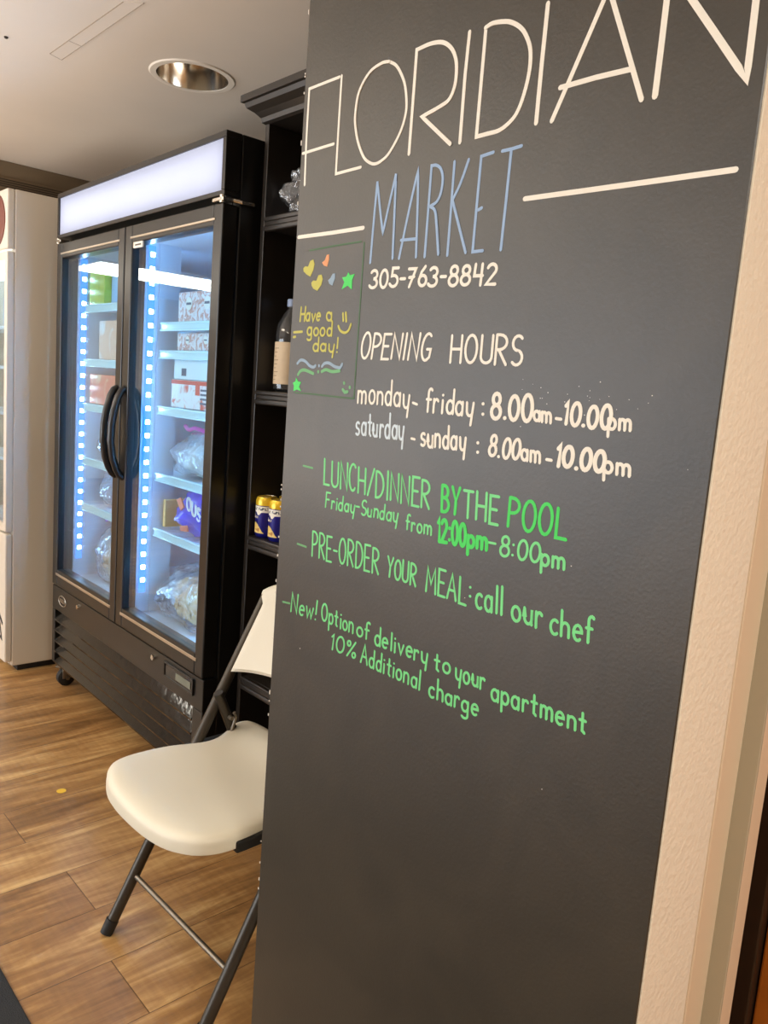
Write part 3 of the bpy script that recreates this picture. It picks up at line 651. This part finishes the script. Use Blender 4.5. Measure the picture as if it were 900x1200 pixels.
# ---- goods in the freezer (things of their own); positions in the freezer's frame
FR = fz.rotation_euler.z
def fpos(x, y, z):
    c, s = math.cos(FR), math.sin(FR); return (-3.325+c*x-s*y, 1.203+s*x+c*y, z)
def carton(name, label, x, y, z, sx, sy, sz, m, extra=None, cat='carton', group=None):
    o = thing(name, label, cat, fpos(x, y, z), FR, group)
    MB().box(-sx/2, sx/2, 0, sy, 0.0005, sz, .003, 2).build('box', m, o)
    if extra: extra(o, sx, sy, sz)
    return o
def blob(bm_, sx, sy, sz, seed, amp=.12, n=28, pw=.6, top=0, flat=.0):
    rings = []
    for i in range(n+1):
        ph = -PI/2+PI*i/n; row = []
        for k in range(n*2):
            t = 2*PI*k/(n*2)
            sg = lambda v, p: math.copysign(abs(v)**p, v)
            x = sg(math.cos(ph), pw)*sg(math.cos(t), pw); y = sg(math.cos(ph), pw)*sg(math.sin(t), pw); z = sg(math.sin(ph), pw)
            v = Vector((x, y, z)); q = 1+amp*noise.noise(v*2.1+Vector((seed, 0, 0)))+amp*.5*noise.noise(v*5.3+Vector((0, seed, 0)))
            tp = 1-top*max(0, z)
            row.append(bm_.verts.new((x*q*sx/2*(1-top*.15*max(0, z)), y*q*sy/2*tp, max((z*q+1)*sz/2, .0015))))
        rings.append(row)
    m = n*2
    for i in range(n):
        for k in range(m): bm_.faces.new((rings[i][k], rings[i][(k+1) % m], rings[i+1][(k+1) % m], rings[i+1][k]))
    bmesh.ops.remove_doubles(bm_, verts=bm_.verts, dist=1e-5)
    bmesh.ops.recalc_face_normals(bm_, faces=bm_.faces)
def sack(name, label, x, y, z, sx, sy, sz, skin, core=None, zipcol=None, seed=1, cat='bag', group=None, fill=.62, rot=0):
    o = thing(name, label, cat, fpos(x, y, z), FR+rot, group)
    if core:
        m = MB(); blob(m.bm, sx*.84, sy*.80, sz*fill, seed+3, .22, 22, .75); c = m.build('contents', core, o, True); c.location = (0, 0, .002)
    m = MB(); blob(m.bm, sx, sy, sz, seed, .16, 30, .55, top=.60); m.build('bag_film', skin, o, True)
    if zipcol:
        pts = [(-sx*.47+sx*.94*i/14, -sy*.20+.010*math.sin(i*.9+seed), sz*.97+.006*math.sin(i*1.7+seed)) for i in range(15)]
        z_ = MB(); z_.tube(pts, .0075, 8); z_.build('zip_strip', zipcol, o, True)
    return o
M_yel = mottled('yellow_green_wrap', [(150, 190, 40), (190, 205, 50), (120, 170, 40)], 9, .35, .5)
M_tub = mottled('blue_white_tub', [(226, 234, 240), (210, 225, 240), (120, 170, 230)], 16, .4)
M_peach = mottled('peach_carton', [(238, 208, 184), (236, 190, 160), (240, 236, 232)], 12, .4, .6)
M_orng = mottled('orange_carton', [(242, 150, 96), (238, 120, 90), (246, 196, 150)], 14, .4, .5)
M_burg = mottled('sandwich_carton', [(150, 84, 66), (236, 232, 232), (196, 120, 96), (240, 240, 244)], 34, .4, .8)
M_redw = mottled('red_white_carton', [(236, 90, 70), (244, 240, 238), (240, 236, 232), (226, 80, 60)], 22, .4, .6)
M_pap = mat('white_carton', (222, 234, 236), .5)
M_meat = mottled('pinkish_food', [(190, 130, 130), (206, 176, 184), (160, 110, 130), (220, 206, 210)], 18, .5, .8)
M_dough = mottled('pale_food', [(222, 212, 176), (206, 216, 206), (232, 226, 200)], 16, .5, .8)
M_bread = mottled('bread', [(238, 160, 66), (246, 190, 110), (250, 214, 150)], 10, .6, .8)
M_blue = mottled('blue_bag_print', [(22, 60, 196), (34, 84, 226), (60, 120, 240)], 9, .25, .8)
M_purp = mat('purple_zip', (168, 92, 206), .4); M_mag = mat('magenta_zip', (226, 70, 170), .4)
M_blk = mat('carton_print', (70, 84, 110), .5); M_red = mat('red_print', (222, 70, 52), .5); M_cream = mat('cream_print', (244, 240, 226), .5); M_brown = mat('brown_print', (140, 84, 58), .5)
def ovals(o, sx, sy, sz):
    a = MB()
    for c in (-.22, .24): a.tube([(c*sx, -.0012, sz*.60), (c*sx, .001, sz*.60)], sz*.22, 20)
    a.build('white_emblem', M_cream, o)
    q = MB()
    for c in (-.22, .24): q.box(c*sx-sz*.16, c*sx+sz*.16, -.0022, -.0008, sz*.56, sz*.64)
    q.build('print', M_blk, o)
def barcode(o, sx, sy, sz):
    q = MB()
    for k in range(7): q.box(-sx*.30+k*.005, -sx*.30+k*.005+.0028, -.001, .001, sz*.18, sz*.56)
    q.build('barcode', M_blk, o)
def redtop(o, sx, sy, sz):
    MB().box(-sx/2, sx/2, -.001, .001, sz*.84, sz*.98).box(.10*sx, .20*sx, -.001, .001, sz*.5, sz*.84).build('red_print', M_red, o)
    q = MB()
    for k in range(4): q.box(.22*sx, .45*sx, -.001, .001, sz*(.2+.15*k), sz*(.27+.15*k))
    q.build('print', M_blk, o)
# left bay
carton('frozen_pack', 'yellow-green frozen pack on the top shelf behind the freezer\'s left door', .150, .105, 1.596, .15, .16, .140, M_yel, cat='food pack')
carton('frozen_pack', 'light blue frozen pack beside the yellow-green pack on top freezer shelf', .312, .13, 1.596, .16, .16, .115, mottled('light_blue_wrap', [(120, 180, 236), (170, 210, 244)], 9, .35, .5), cat='food pack')
carton('ice_cream_tub', 'pale peach and white carton on the left freezer bay\'s second shelf', .265, .11, 1.383, .19, .18, .150, M_peach, cat='carton')
carton('ice_cream_tub', 'blue and white carton right of the peach carton in the left freezer bay', .475, .15, 1.383, .16, .18, .130, M_tub)
carton('frozen_carton', 'orange and pink frozen carton on the left freezer bay\'s third shelf', .230, .11, 1.206, .29, .18, .118, M_orng)
carton('frozen_carton', 'white carton at the right end of the left freezer bay\'s third shelf', .49, .15, 1.206, .14, .16, .10, M_pap)
sack('zip_bag', 'frosted zip bag with magenta zip on left freezer bay\'s fourth shelf', .235, .225, .986, .31, .20, .152, M_zip, M_dough, M_mag, 5)
sack('zip_bag', 'purple-zip bag of pinkish food below the magenta-zip bag in left bay', .240, .230, .796, .31, .20, .145, M_zip, M_meat, M_purp, 8)
sack('zip_bag', 'large purple-zip bag with yellow food on the left freezer bay\'s floor', .235, .245, .476, .31, .24, .25, M_zip, M_bread, M_purp, 12)
# right bay
carton('sandwich_carton', 'top brown and white frozen carton behind the freezer\'s right door', .925, .135, 1.521, .27, .18, .098, M_burg, ovals)
carton('sandwich_carton', 'brown and white frozen carton just below the topmost one, right door', .925, .135, 1.426, .27, .18, .058, M_burg, ovals)
carton('frozen_carton', 'red and white frozen carton on right bay shelf under the plain carton', .905, .135, 1.233, .29, .18, .096, M_redw, redtop)
carton('frozen_carton', 'plain white carton with dark barcode lying on the red and white carton', .925, .132, 1.330, .29, .19, .066, M_pap, barcode)
sack('zip_bag', 'frosted zip bag with magenta zip right door, on shelf above blue bag', .935, .265, .996, .50, .24, .168, M_zip, M_dough, M_mag, 21)
bb = sack('bread_bag', 'shiny blue printed bread bag on the freezer\'s right middle shelf', .968, .262, .796, .43, .25, .160, mat('blue_film', (20, 66, 224), .2, var=.3, vscale=14), None, None, 31)
tx = MB()
for st in text_strokes('OUSTA', (-.07, .100), (.10, .040), .042, 0): tx.stroke(st, .0036, -.120, .004)
tx.build('bag_lettering', M_cream, bb)
MB().prism([(-.15, .118), (-.12, .130), (-.095, .10), (-.115, .085)], 'y', -.122, -.117).prism([(-.12, .030), (-.07, .040), (-.06, .02), (-.11, .014)], 'y', -.122, -.117).build('orange_print', mat('orange_ink', (236, 120, 90), .4), bb)
carton('frozen_roll', 'brown loaf left of the blue bread bag on the middle shelf', .706, .15, .797, .018, .10, .10, M_bread, cat='bread')
sack('bread_bag', 'clear crinkled bag of pale bread on the freezer\'s right floor', .93, .26, .476, .42, .32, .205, M_bag, M_bread, None, 41, fill=.80)
sack('bread_bag', 'clear bag with reddish food at back behind the pale bread bag', 1.12, .54, .476, .24, .22, .20, M_bag, M_meat, None, 47)

# ---------------------------------------------------------------- white drinks fridge at far left
wf_ = thing('drinks_fridge', 'tall white drinks fridge seen side-on left of the black freezer', 'fridge', (-4.217, 1.075, 0))
WW = .70
b = MB(); b.box(0, .03, .03, .72, .03, 2.035, .004).box(WW-.03, WW, .03, .72, .03, 2.035, .004).box(.03, WW-.03, .69, .72, .03, 2.035).box(.03, WW-.03, .03, .70, 2.0, 2.035).box(.03, WW-.03, .03, .70, .60, .63).box(.03, WW-.03, .03, .70, .03, .06)
b.build('cabinet', M_white_fridge, wf_)
MB().box(.02, WW-.02, .06, .70, .0, .03).build('base', M_rubber, wf_)
MB().box(0, WW, 0, .03, .05, .62, .006).build('lower_panel', M_white_fridge, wf_)
hp = MB().box(0, WW, 0, .03, 1.80, 2.035, .006).build('header_panel', M_white_fridge, wf_)
MB().prism([(WW-.13+.105*math.cos(2*PI*k/40), 1.918+.105*math.sin(2*PI*k/40)) for k in range(40)], 'y', -.003, .001).build('round_emblem', mat('reddish_brown', (112, 52, 38), .4), hp)
d_ = MB(); d_.box(0, .03, 0, .03, .63, 1.79, .004).box(WW-.034, WW, 0, .03, .63, 1.79, .004).box(.03, WW-.03, 0, .03, .63, .665).box(.03, WW-.03, 0, .03, 1.755, 1.79)
dd = d_.build('door', M_white_fridge, wf_); MB().box(.03, WW-.034, .012, .017, .665, 1.755).build('glass_pane', M_glass, dd)
MB().box(.03, WW-.034, .060, .075, 1.70, 1.775).build('interior_light', emitter('fridge_tube', (.85, .95, 1), 10), wf_)
MB().box(.034, .044, .05, .075, .68, 1.70).build('interior_light', emitter('fridge_strip', (.85, .95, 1), 10), wf_)
MB().box(.03, WW-.03, .66, .69, .63, 2.0).build('liner', M_liner, wf_)
for z in (.64, .93, 1.13, 1.33, 1.50): MB().box(.035, WW-.036, .05, .64, z-.014, z, .002, 1).build('shelf', M_wire, wf_)
sq = MB()
for q in ([(-.10, .20), (-.04, .24), (.02, .18), (.05, .10), (-.02, .12), (-.06, .07)], [(-.08, .12), (.0, .22), (.06, .17)]): sq.stroke([(WW-.09+a, .05+b_) for a, b_ in q], .006, 0.0005, .002)
sq.build('logo_scribble', M_rubber, wf_)
def bottle(name, label, x, y, z, r, h, body, cap, cat='bottle', label_m=None, parent_loc=None, group=None):
    o = thing(name, label, cat, (x, y, z), 0, group)
    MB().lathe([(r*.8, .001), (r, .008), (r, h*.32), (r*.97, h*.34), (r, h*.36), (r, h*.62), (r*.92, h*.72), (r*.6, h*.83), (r*.33, h*.89), (r*.32, h*.93)], sides=28).build('bottle_body', body, o, True)
    MB().lathe([(r*.36, h*.92), (r*.38, h*.93), (r*.38, h*.99), (r*.34, h)], sides=24).build('cap', cap, o, True)
    if label_m: MB().lathe([(r*1.01, h*.10), (r*1.015, h*.11), (r*1.015, h*.60), (r*1.01, h*.61)], sides=28, cap=False).build('wrap_label', label_m, o, True)
    return o
FX = -4.217
cols = [((226, 190, 40), 1.33, 'yellow', 'second'), ((222, 120, 60), 1.13, 'orange', 'third'), ((40, 140, 150), .93, 'teal', 'fourth'), ((120, 90, 180), .64, 'violet', 'bottom')]
for (rgb, z, nm, sh) in cols:
    m = mat(nm+'_drink', rgb, .25)
    for j, px in enumerate((.62, .50)):
        bottle('drink_bottle', '%s drink bottle %s on %s shelf of the white fridge' % (nm, 'at the right end' if j == 0 else 'second from right', sh), FX+px, 1.165, z+.001, .038, .14, m, M_white)
for j, (rgb, px, nm) in enumerate((((90, 130, 210), .61, 'blue'), ((200, 210, 225), .48, 'pale grey'))):
    bottle('drink_bottle', '%s drink bottle on the top shelf of the white fridge' % nm, FX+px, 1.165, 1.501, .036, .17, mat(nm+'_top_drink', rgb, .25), M_white)

# ---------------------------------------------------------------- black bookcase
SH = thing('bookcase', 'tall black wooden bookcase with ribbed shelf edges between freezer and chalkboard', 'bookcase', (-1.992, 1.285, 0))
SW, SD = .85, .36
MB().box(0, .019, 0, SD, 0, 2.085, .002).build('side_panel', M_wood, SH)
MB().box(SW-.019, SW, 0, SD, 0, 2.085, .002).build('side_panel', M_wood, SH)
MB().box(.019, SW-.019, SD-.012, SD, .05, 2.08).build('back_panel', M_cavity, SH)
for zt in (1.797, 1.3155, .887, .451, .12):
    s_ = MB(); s_.box(.019, SW-.019, .012, SD-.012, zt-.034, zt, .001, 1)
    o = s_.build('shelf', M_wood, SH)
    r_ = MB(); r_.box(.019, SW-.019, -.003, .012, zt-.012, zt, .003, 2).box(.019, SW-.019, .001, .012, zt-.024, zt-.012, .002, 2).box(.019, SW-.019, -.004, .012, zt-.040, zt-.024, .005, 3)
    r_.build('shelf_edge', M_wood, o)
cr = MB()
prof = [(0, 2.045), (-.008, 2.05), (-.010, 2.062), (-.022, 2.074), (-.040, 2.086), (-.044, 2.098), (-.052, 2.10), (-.052, 2.118), (0, 2.118)]
fr = [cr.bm.verts.new((p[0], p[0], p[1])) for p in prof]; fr2 = [cr.bm.verts.new((SW-p[0], p[0], p[1])) for p in prof]; fb = [cr.bm.verts.new((p[0], SD, p[1])) for p in prof]; fb2 = [cr.bm.verts.new((SW-p[0], SD, p[1])) for p in prof]
for i in range(len(prof)-1):
    cr.bm.faces.new((fr[i], fr[i+1], fr2[i+1], fr2[i])); cr.bm.faces.new((fb[i], fb[i+1], fr[i+1], fr[i])); cr.bm.faces.new((fr2[i], fr2[i+1], fb2[i+1], fb2[i]))
cr.bm.faces.new((fr[-2], fb[-2], fb2[-2], fr2[-2])); cr.bm.faces.new((fr[0], fr2[0], fb2[0], fb[0])); cr.bm.faces.new(fb[::-1]+[]); cr.bm.faces.new(fb2)
bmesh.ops.recalc_face_normals(cr.bm, faces=cr.bm.faces)
cr.build('crown_moulding', M_wood, SH)
# things on the bookcase
wb2 = thing('plastic_bag', 'crumpled clear plastic bag on the bookcase\'s top shelf', 'bag', (-1.862, 1.385, 1.798), .3)
m = MB(); blob(m.bm, .175, .14, .125, 77, .30, 34, .7); m.build('bag_film', M_bag, wb2, True)
o = bottle('water_bottle', 'large clear bottle with pale blue cap and beige label on the bookcase', -1.905, 1.352, 1.3158, .045, .262, M_pet, mat('pale_blue_cap', (140, 158, 190), .35), label_m=None)
lbm = mat('beige_label', (206, 184, 152), .6, var=.05, vscale=40)
lab = MB(); N_ = 20; r_ = .0456
def lring(z): return [lab.bm.verts.new((r_*math.cos(math.radians(-168+150*k/N_)), r_*math.sin(math.radians(-168+150*k/N_)), z)) for k in range(N_+1)]
l0, l1 = lring(.022), lring(.140)
for k in range(N_): lab.bm.faces.new((l0[k], l0[k+1], l1[k+1], l1[k]))
lo = lab.build('wrap_label', lbm, o, True)
lp = MB()
for k in range(9):
    za = .034+k*.011
    a0, a1 = math.radians(-130), math.radians(-95+6*(k % 3))
    lp.tube([(.0461*math.cos(a0+(a1-a0)*j/6), .0461*math.sin(a0+(a1-a0)*j/6), za) for j in range(7)], .0009, 5)
lp.build('label_print', mat('faint_print', (140, 118, 92), .6), lo)
M_can_y = mat('yellow_can', (238, 196, 48), .28, .3); M_can_b = mat('blue_can', (26, 28, 128), .28, .2); M_can_s = mat('can_metal', (200, 198, 190), .25, 1); M_can_a = mottled('apple_slices', [(226, 170, 60), (240, 216, 130), (190, 130, 50)], 60, .4, .6)
def can(x, y, label, first=None):
    if first: return dup(first, (x, y, .8875), label)
    o = thing('juice_can', label, 'can', (x, y, .8875), 0, 'juice cans on the bookcase'); r = .0325; h = .122
    MB().lathe([(r*.82, .001), (r*.90, .004), (r, .012), (r, h-.026)], sides=32).build('can_body', M_can_b, o, True)
    MB().lathe([(r, h-.026), (r, h-.012), (r*.86, h-.001)], sides=32).build('can_shoulder', M_can_y, o, True)
    MB().lathe([(r*.86, h-.002), (r*.88, h), (r*.82, h), (r*.80, h-.003), (.003, h-.003)], sides=32).build('can_lid', M_can_s, o, True)
    def band(a0, a1, z0, z1, rr=r*1.008):
        q = MB(); n = 10; A = []; B = []
        for k in range(n+1):
            a = math.radians(a0+(a1-a0)*k/n); z0_ = z0(k/n) if callable(z0) else z0; z1_ = z1(k/n) if callable(z1) else z1
            A.append(q.bm.verts.new((rr*math.cos(a), rr*math.sin(a), z0_))); B.append(q.bm.verts.new((rr*math.cos(a), rr*math.sin(a), z1_)))
        for k in range(n): q.bm.faces.new((A[k], A[k+1], B[k+1], B[k]))
        return q
    band(-130, -20, lambda t: .076-.012*math.exp(-((t-.45)/.09)**2), .094).build('white_banner', M_cream, o)
    band(-124, -30, .082, .090, r*1.012).build('banner_print', mottled('banner_letters', [(244, 240, 226), (60, 70, 90), (244, 240, 226)], 190, .4), o)
    band(-135, -45, .014, lambda t: .016+.030*math.sin(PI*min(1, t*.8+.25)), r*1.008).build('fruit_picture', M_can_a, o)
    tx_ = MB()
    for st in text_strokes('Apple' if False else 'Juice', (-.9, .058), (.35, .058), .011, 0) if 'J' in GL else []:
        tx_.tube([(r*1.012*math.cos(-PI*.5+(p[0]+.1)*.62-.12), r*1.012*math.sin(-PI*.5+(p[0]+.1)*.62-.12), p[1]) for p in st], .0006, 5)
    tx_.build('can_lettering', M_cream, o)
    return o
c0 = can(-1.937, 1.322, 'dark blue and yellow juice can nearest the bookcase\'s left side')
can(-1.868, 1.322, 'dark blue and yellow juice can in front, second from the left', c0)
can(-1.800, 1.322, 'dark blue and yellow juice can in front, half behind the chalkboard', c0)
can(-1.925, 1.392, 'juice can standing behind the leftmost front can on the bookcase', c0)
can(-1.856, 1.392, 'juice can standing behind the second front can on the bookcase', c0)

# ---------------------------------------------------------------- folding chair
ch = thing('folding_chair', 'cream plastic folding chair with bronze-grey tube frame beside the chalkboard', 'chair', (-1.6714, .7453, 0), .02706)
CW, SLP = .419, .531
for s, x in ((1, 0), (-1, CW)):
    lg = MB(); lg.tube([(x, SLP*z, z) for z in (.028, .2, .44, .6, .785)], .0138, 16)
    l_ = lg.build('leg', M_bronze, ch, True)
    MB().tube([(x, SLP*.0+.0, .002), (x, SLP*.030, .032)], [.0150, .0158], 16).build('foot_cap', M_rubber, l_, True)
    rl = MB(); xr = x+.027*s
    tp, ft = Vector((xr-.010*s, .272, .556)), Vector((xr, .506, .012)); 
    rl.tube([tp, tp.lerp(ft, .5), ft], .0128, 14)
    q_ = rl.build('leg', M_bronze, ch, True)
    MB().tube([ft+Vector((0, .004, -.010)), tp.lerp(ft, .95)], [.0145, .0148], 14).build('foot_cap', M_rubber, q_, True)
    pv = tp.lerp(ft, .12); MB().tube([(xr-.020*s, pv.y, pv.z), (xr+.017*s, pv.y, pv.z)], .006, 10).build('pivot_bolt', M_rod, q_, True)
    MB().tube([(xr+.004*s, .245, .432), (xr+.006*s, .288, .428), (xr+.006*s, .306, .446), (xr+.006*s, .318, .488), (xr+.006*s, .312, .50)], .0045, 8).build('lock_link', M_rod, ch, True)
MB().tube([(0, SLP*.129, .129), (CW, SLP*.129, .129)], .0062, 12).build('stretcher', M_rod, ch, True)
MB().tube([(.03, .478, .077), (CW-.03, .478, .077)], .0062, 12).build('stretcher', M_rod, ch, True)
sf = MB(); sf.box(.045, CW-.045, .02, .34, .404, .416, .003).tube([(0, SLP*.425, .425), (.05, SLP*.425, .418)], .010, 10).tube([(CW, SLP*.425, .425), (CW-.05, SLP*.425, .418)], .010, 10)
sf.box(CW-.010, CW+.0165, .062, .36, .402, .427, .004).box(-.0165, .010, .062, .36, .402, .427, .004)
sf.build('seat_frame', M_rubber, ch)
# seat
CX = CW/2
half_out = [(.0, -.056), (.06, -.054), (.12, -.046), (.165, -.030), (.195, -.010), (.212, .018), (.219, .055), (.218, .11), (.210, .16), (.196, .20), (.186, .235), (.186, .27), (.198, .305), (.211, .335), (.212, .362), (.195, .382), (.15, .388), (.07, .386), (.0, .384)]
def cat(pts, n):  # catmull-rom resample
    out = []
    P = [pts[0]]+pts+[pts[-1]]
    for i in range(1, len(P)-2):
        for j in range(n):
            t = j/n; p0, p1, p2, p3 = (Vector(P[i+k]) for k in (-1, 0, 1, 2))
            out.append(.5*((2*p1)+(-p0+p2)*t+(2*p0-5*p1+4*p2-p3)*t*t+(-p0+3*p1-3*p2+p3)*t**3))
    out.append(Vector(pts[-1])); return out
ho = cat(half_out, 3); outl = [Vector((p.x, p.y)) for p in ho]+[Vector((-p.x, p.y)) for p in ho[-2:0:-1]]
def seatz(x, y):
    z = .447-.013*math.exp(-(x/.15)**2-((y-.19)/.14)**2)
    z += .016*max(0, min(1, (y-.25)/.09))**1.5*(1-.25*(x/.2)**2) if y > .25 else 0
    z -= .010*max(0, min(1, (-.0-y)/.056))**1.5
    return z
def inset(pts, d):
    n = len(pts); out = []
    for i in range(n):
        t = (pts[(i+1) % n]-pts[i-1]).normalized(); nn = Vector((-t.y, t.x)); out.append(pts[i]+nn*d)
    return out
se = MB(); C0 = Vector((0, .17)); R_ = []
def ringv(pts, dz, flat=None): return [se.bm.verts.new((CX+p.x, p.y, (flat if flat is not None else seatz(p.x, p.y)+dz))) for p in pts]
i1, i2, i3 = inset(outl, .004), inset(outl, .012), inset(outl, .024)
low = [Vector((p.x, p.y)) for p in inset(outl, .004)]
R_.append(ringv(low, -.038)); R_.append(ringv(inset(outl, -.001), -.034)); R_.append(ringv(inset(outl, -.001), -.022)); R_.append(ringv(outl, -.018)); R_.append(ringv(outl, -.012)); R_.append(ringv(i1, -.005)); R_.append(ringv(i2, -.001)); R_.append(ringv(i3, .0015))
for k in (.84, .70, .54, .36, .18): R_.append(ringv([C0+(p-C0)*k for p in i3], 0))
n = len(outl)
for a in range(len(R_)-1):
    for k in range(n): se.bm.faces.new((R_[a][k], R_[a][(k+1) % n], R_[a+1][(k+1) % n], R_[a+1][k]))
se.bm.faces.new(R_[-1])
in2 = ringv(inset(outl, .014), -.036); 
for k in range(n): se.bm.faces.new((R_[0][(k+1) % n], R_[0][k], in2[k], in2[(k+1) % n]))
in3 = ringv(inset(outl, .016), -.018)
for k in range(n): se.bm.faces.new((in2[(k+1) % n], in2[k], in3[k], in3[(k+1) % n]))
se.bm.faces.new(in3[::-1])
bmesh.ops.recalc_face_normals(se.bm, faces=se.bm.faces)
se.build('seat', M_plastic, ch, True)
# backrest: leaning, dished, arched top that caps the tubes
bk = MB(); NS, NH = 36, 26; F_ = []; B_ = []
for j in range(NH+1):
    h = j/NH; fr_, br_ = [], []
    for i in range(NS+1):
        s = -1+2*i/NS
        zb = .604+.022*(1-abs(s)**2.2); zt = .800+.050*(1-abs(s)**2.4)**.8
        z = zb+(zt-zb)*h
        hw = .196 if z < .775 else .196+.024*min(1, (z-.775)/.012)
        x = CX+s*hw
        y = SLP*z-.020+.022*(1-s*s)
        e = min(1, min((1-abs(s))*hw, (zt-z)+.0, (z-zb)+.0)/.010); rnd = (1-math.sqrt(max(0, 1-(1-e)**2)))
        fr_.append(bk.bm.verts.new((x, y+.008*rnd, z+.004*rnd*0))); 
        th = .022 if z < .775 else .030
        br_.append(bk.bm.verts.new((x, y+th-.006*rnd, z)))
    F_.append(fr_); B_.append(br_)
for j in range(NH):
    for i in range(NS):
        bk.bm.faces.new((F_[j][i], F_[j][i+1], F_[j+1][i+1], F_[j+1][i])); bk.bm.faces.new((B_[j][i+1], B_[j][i], B_[j+1][i], B_[j+1][i+1]))
for j in range(NH):
    bk.bm.faces.new((F_[j][0], F_[j+1][0], B_[j+1][0], B_[j][0])); bk.bm.faces.new((F_[j+1][NS], F_[j][NS], B_[j][NS], B_[j+1][NS]))
for i in range(NS):
    bk.bm.faces.new((F_[0][i+1], F_[0][i], B_[0][i], B_[0][i+1])); bk.bm.faces.new((F_[NH][i], F_[NH][i+1], B_[NH][i+1], B_[NH][i]))
bmesh.ops.recalc_face_normals(bk.bm, faces=bk.bm.faces)
bk.build('backrest', M_plastic, ch, True)

# ---------------------------------------------------------------- small things on the floor
tag(MB().box(-3.2, -.5, -.6, .513, .0005, .010, .004).build('floor_mat', mat('dark_grey_carpet', (52, 54, 58), .95, bump=.8, bscale=400)), 'dark grey floor mat at the lower left corner', 'mat')
tag(MB().lathe([(.0145, 0), (.0145, .0008)], (-2.394, .906, .0002), 24).build('floor_sticker', mat('yellow_sticker', (232, 190, 60), .5)), 'small round yellow sticker on the wooden floor', 'sticker')
for o in bpy.data.objects:
    if o.name.startswith('door_frame'): o['kind'] = 'structure'
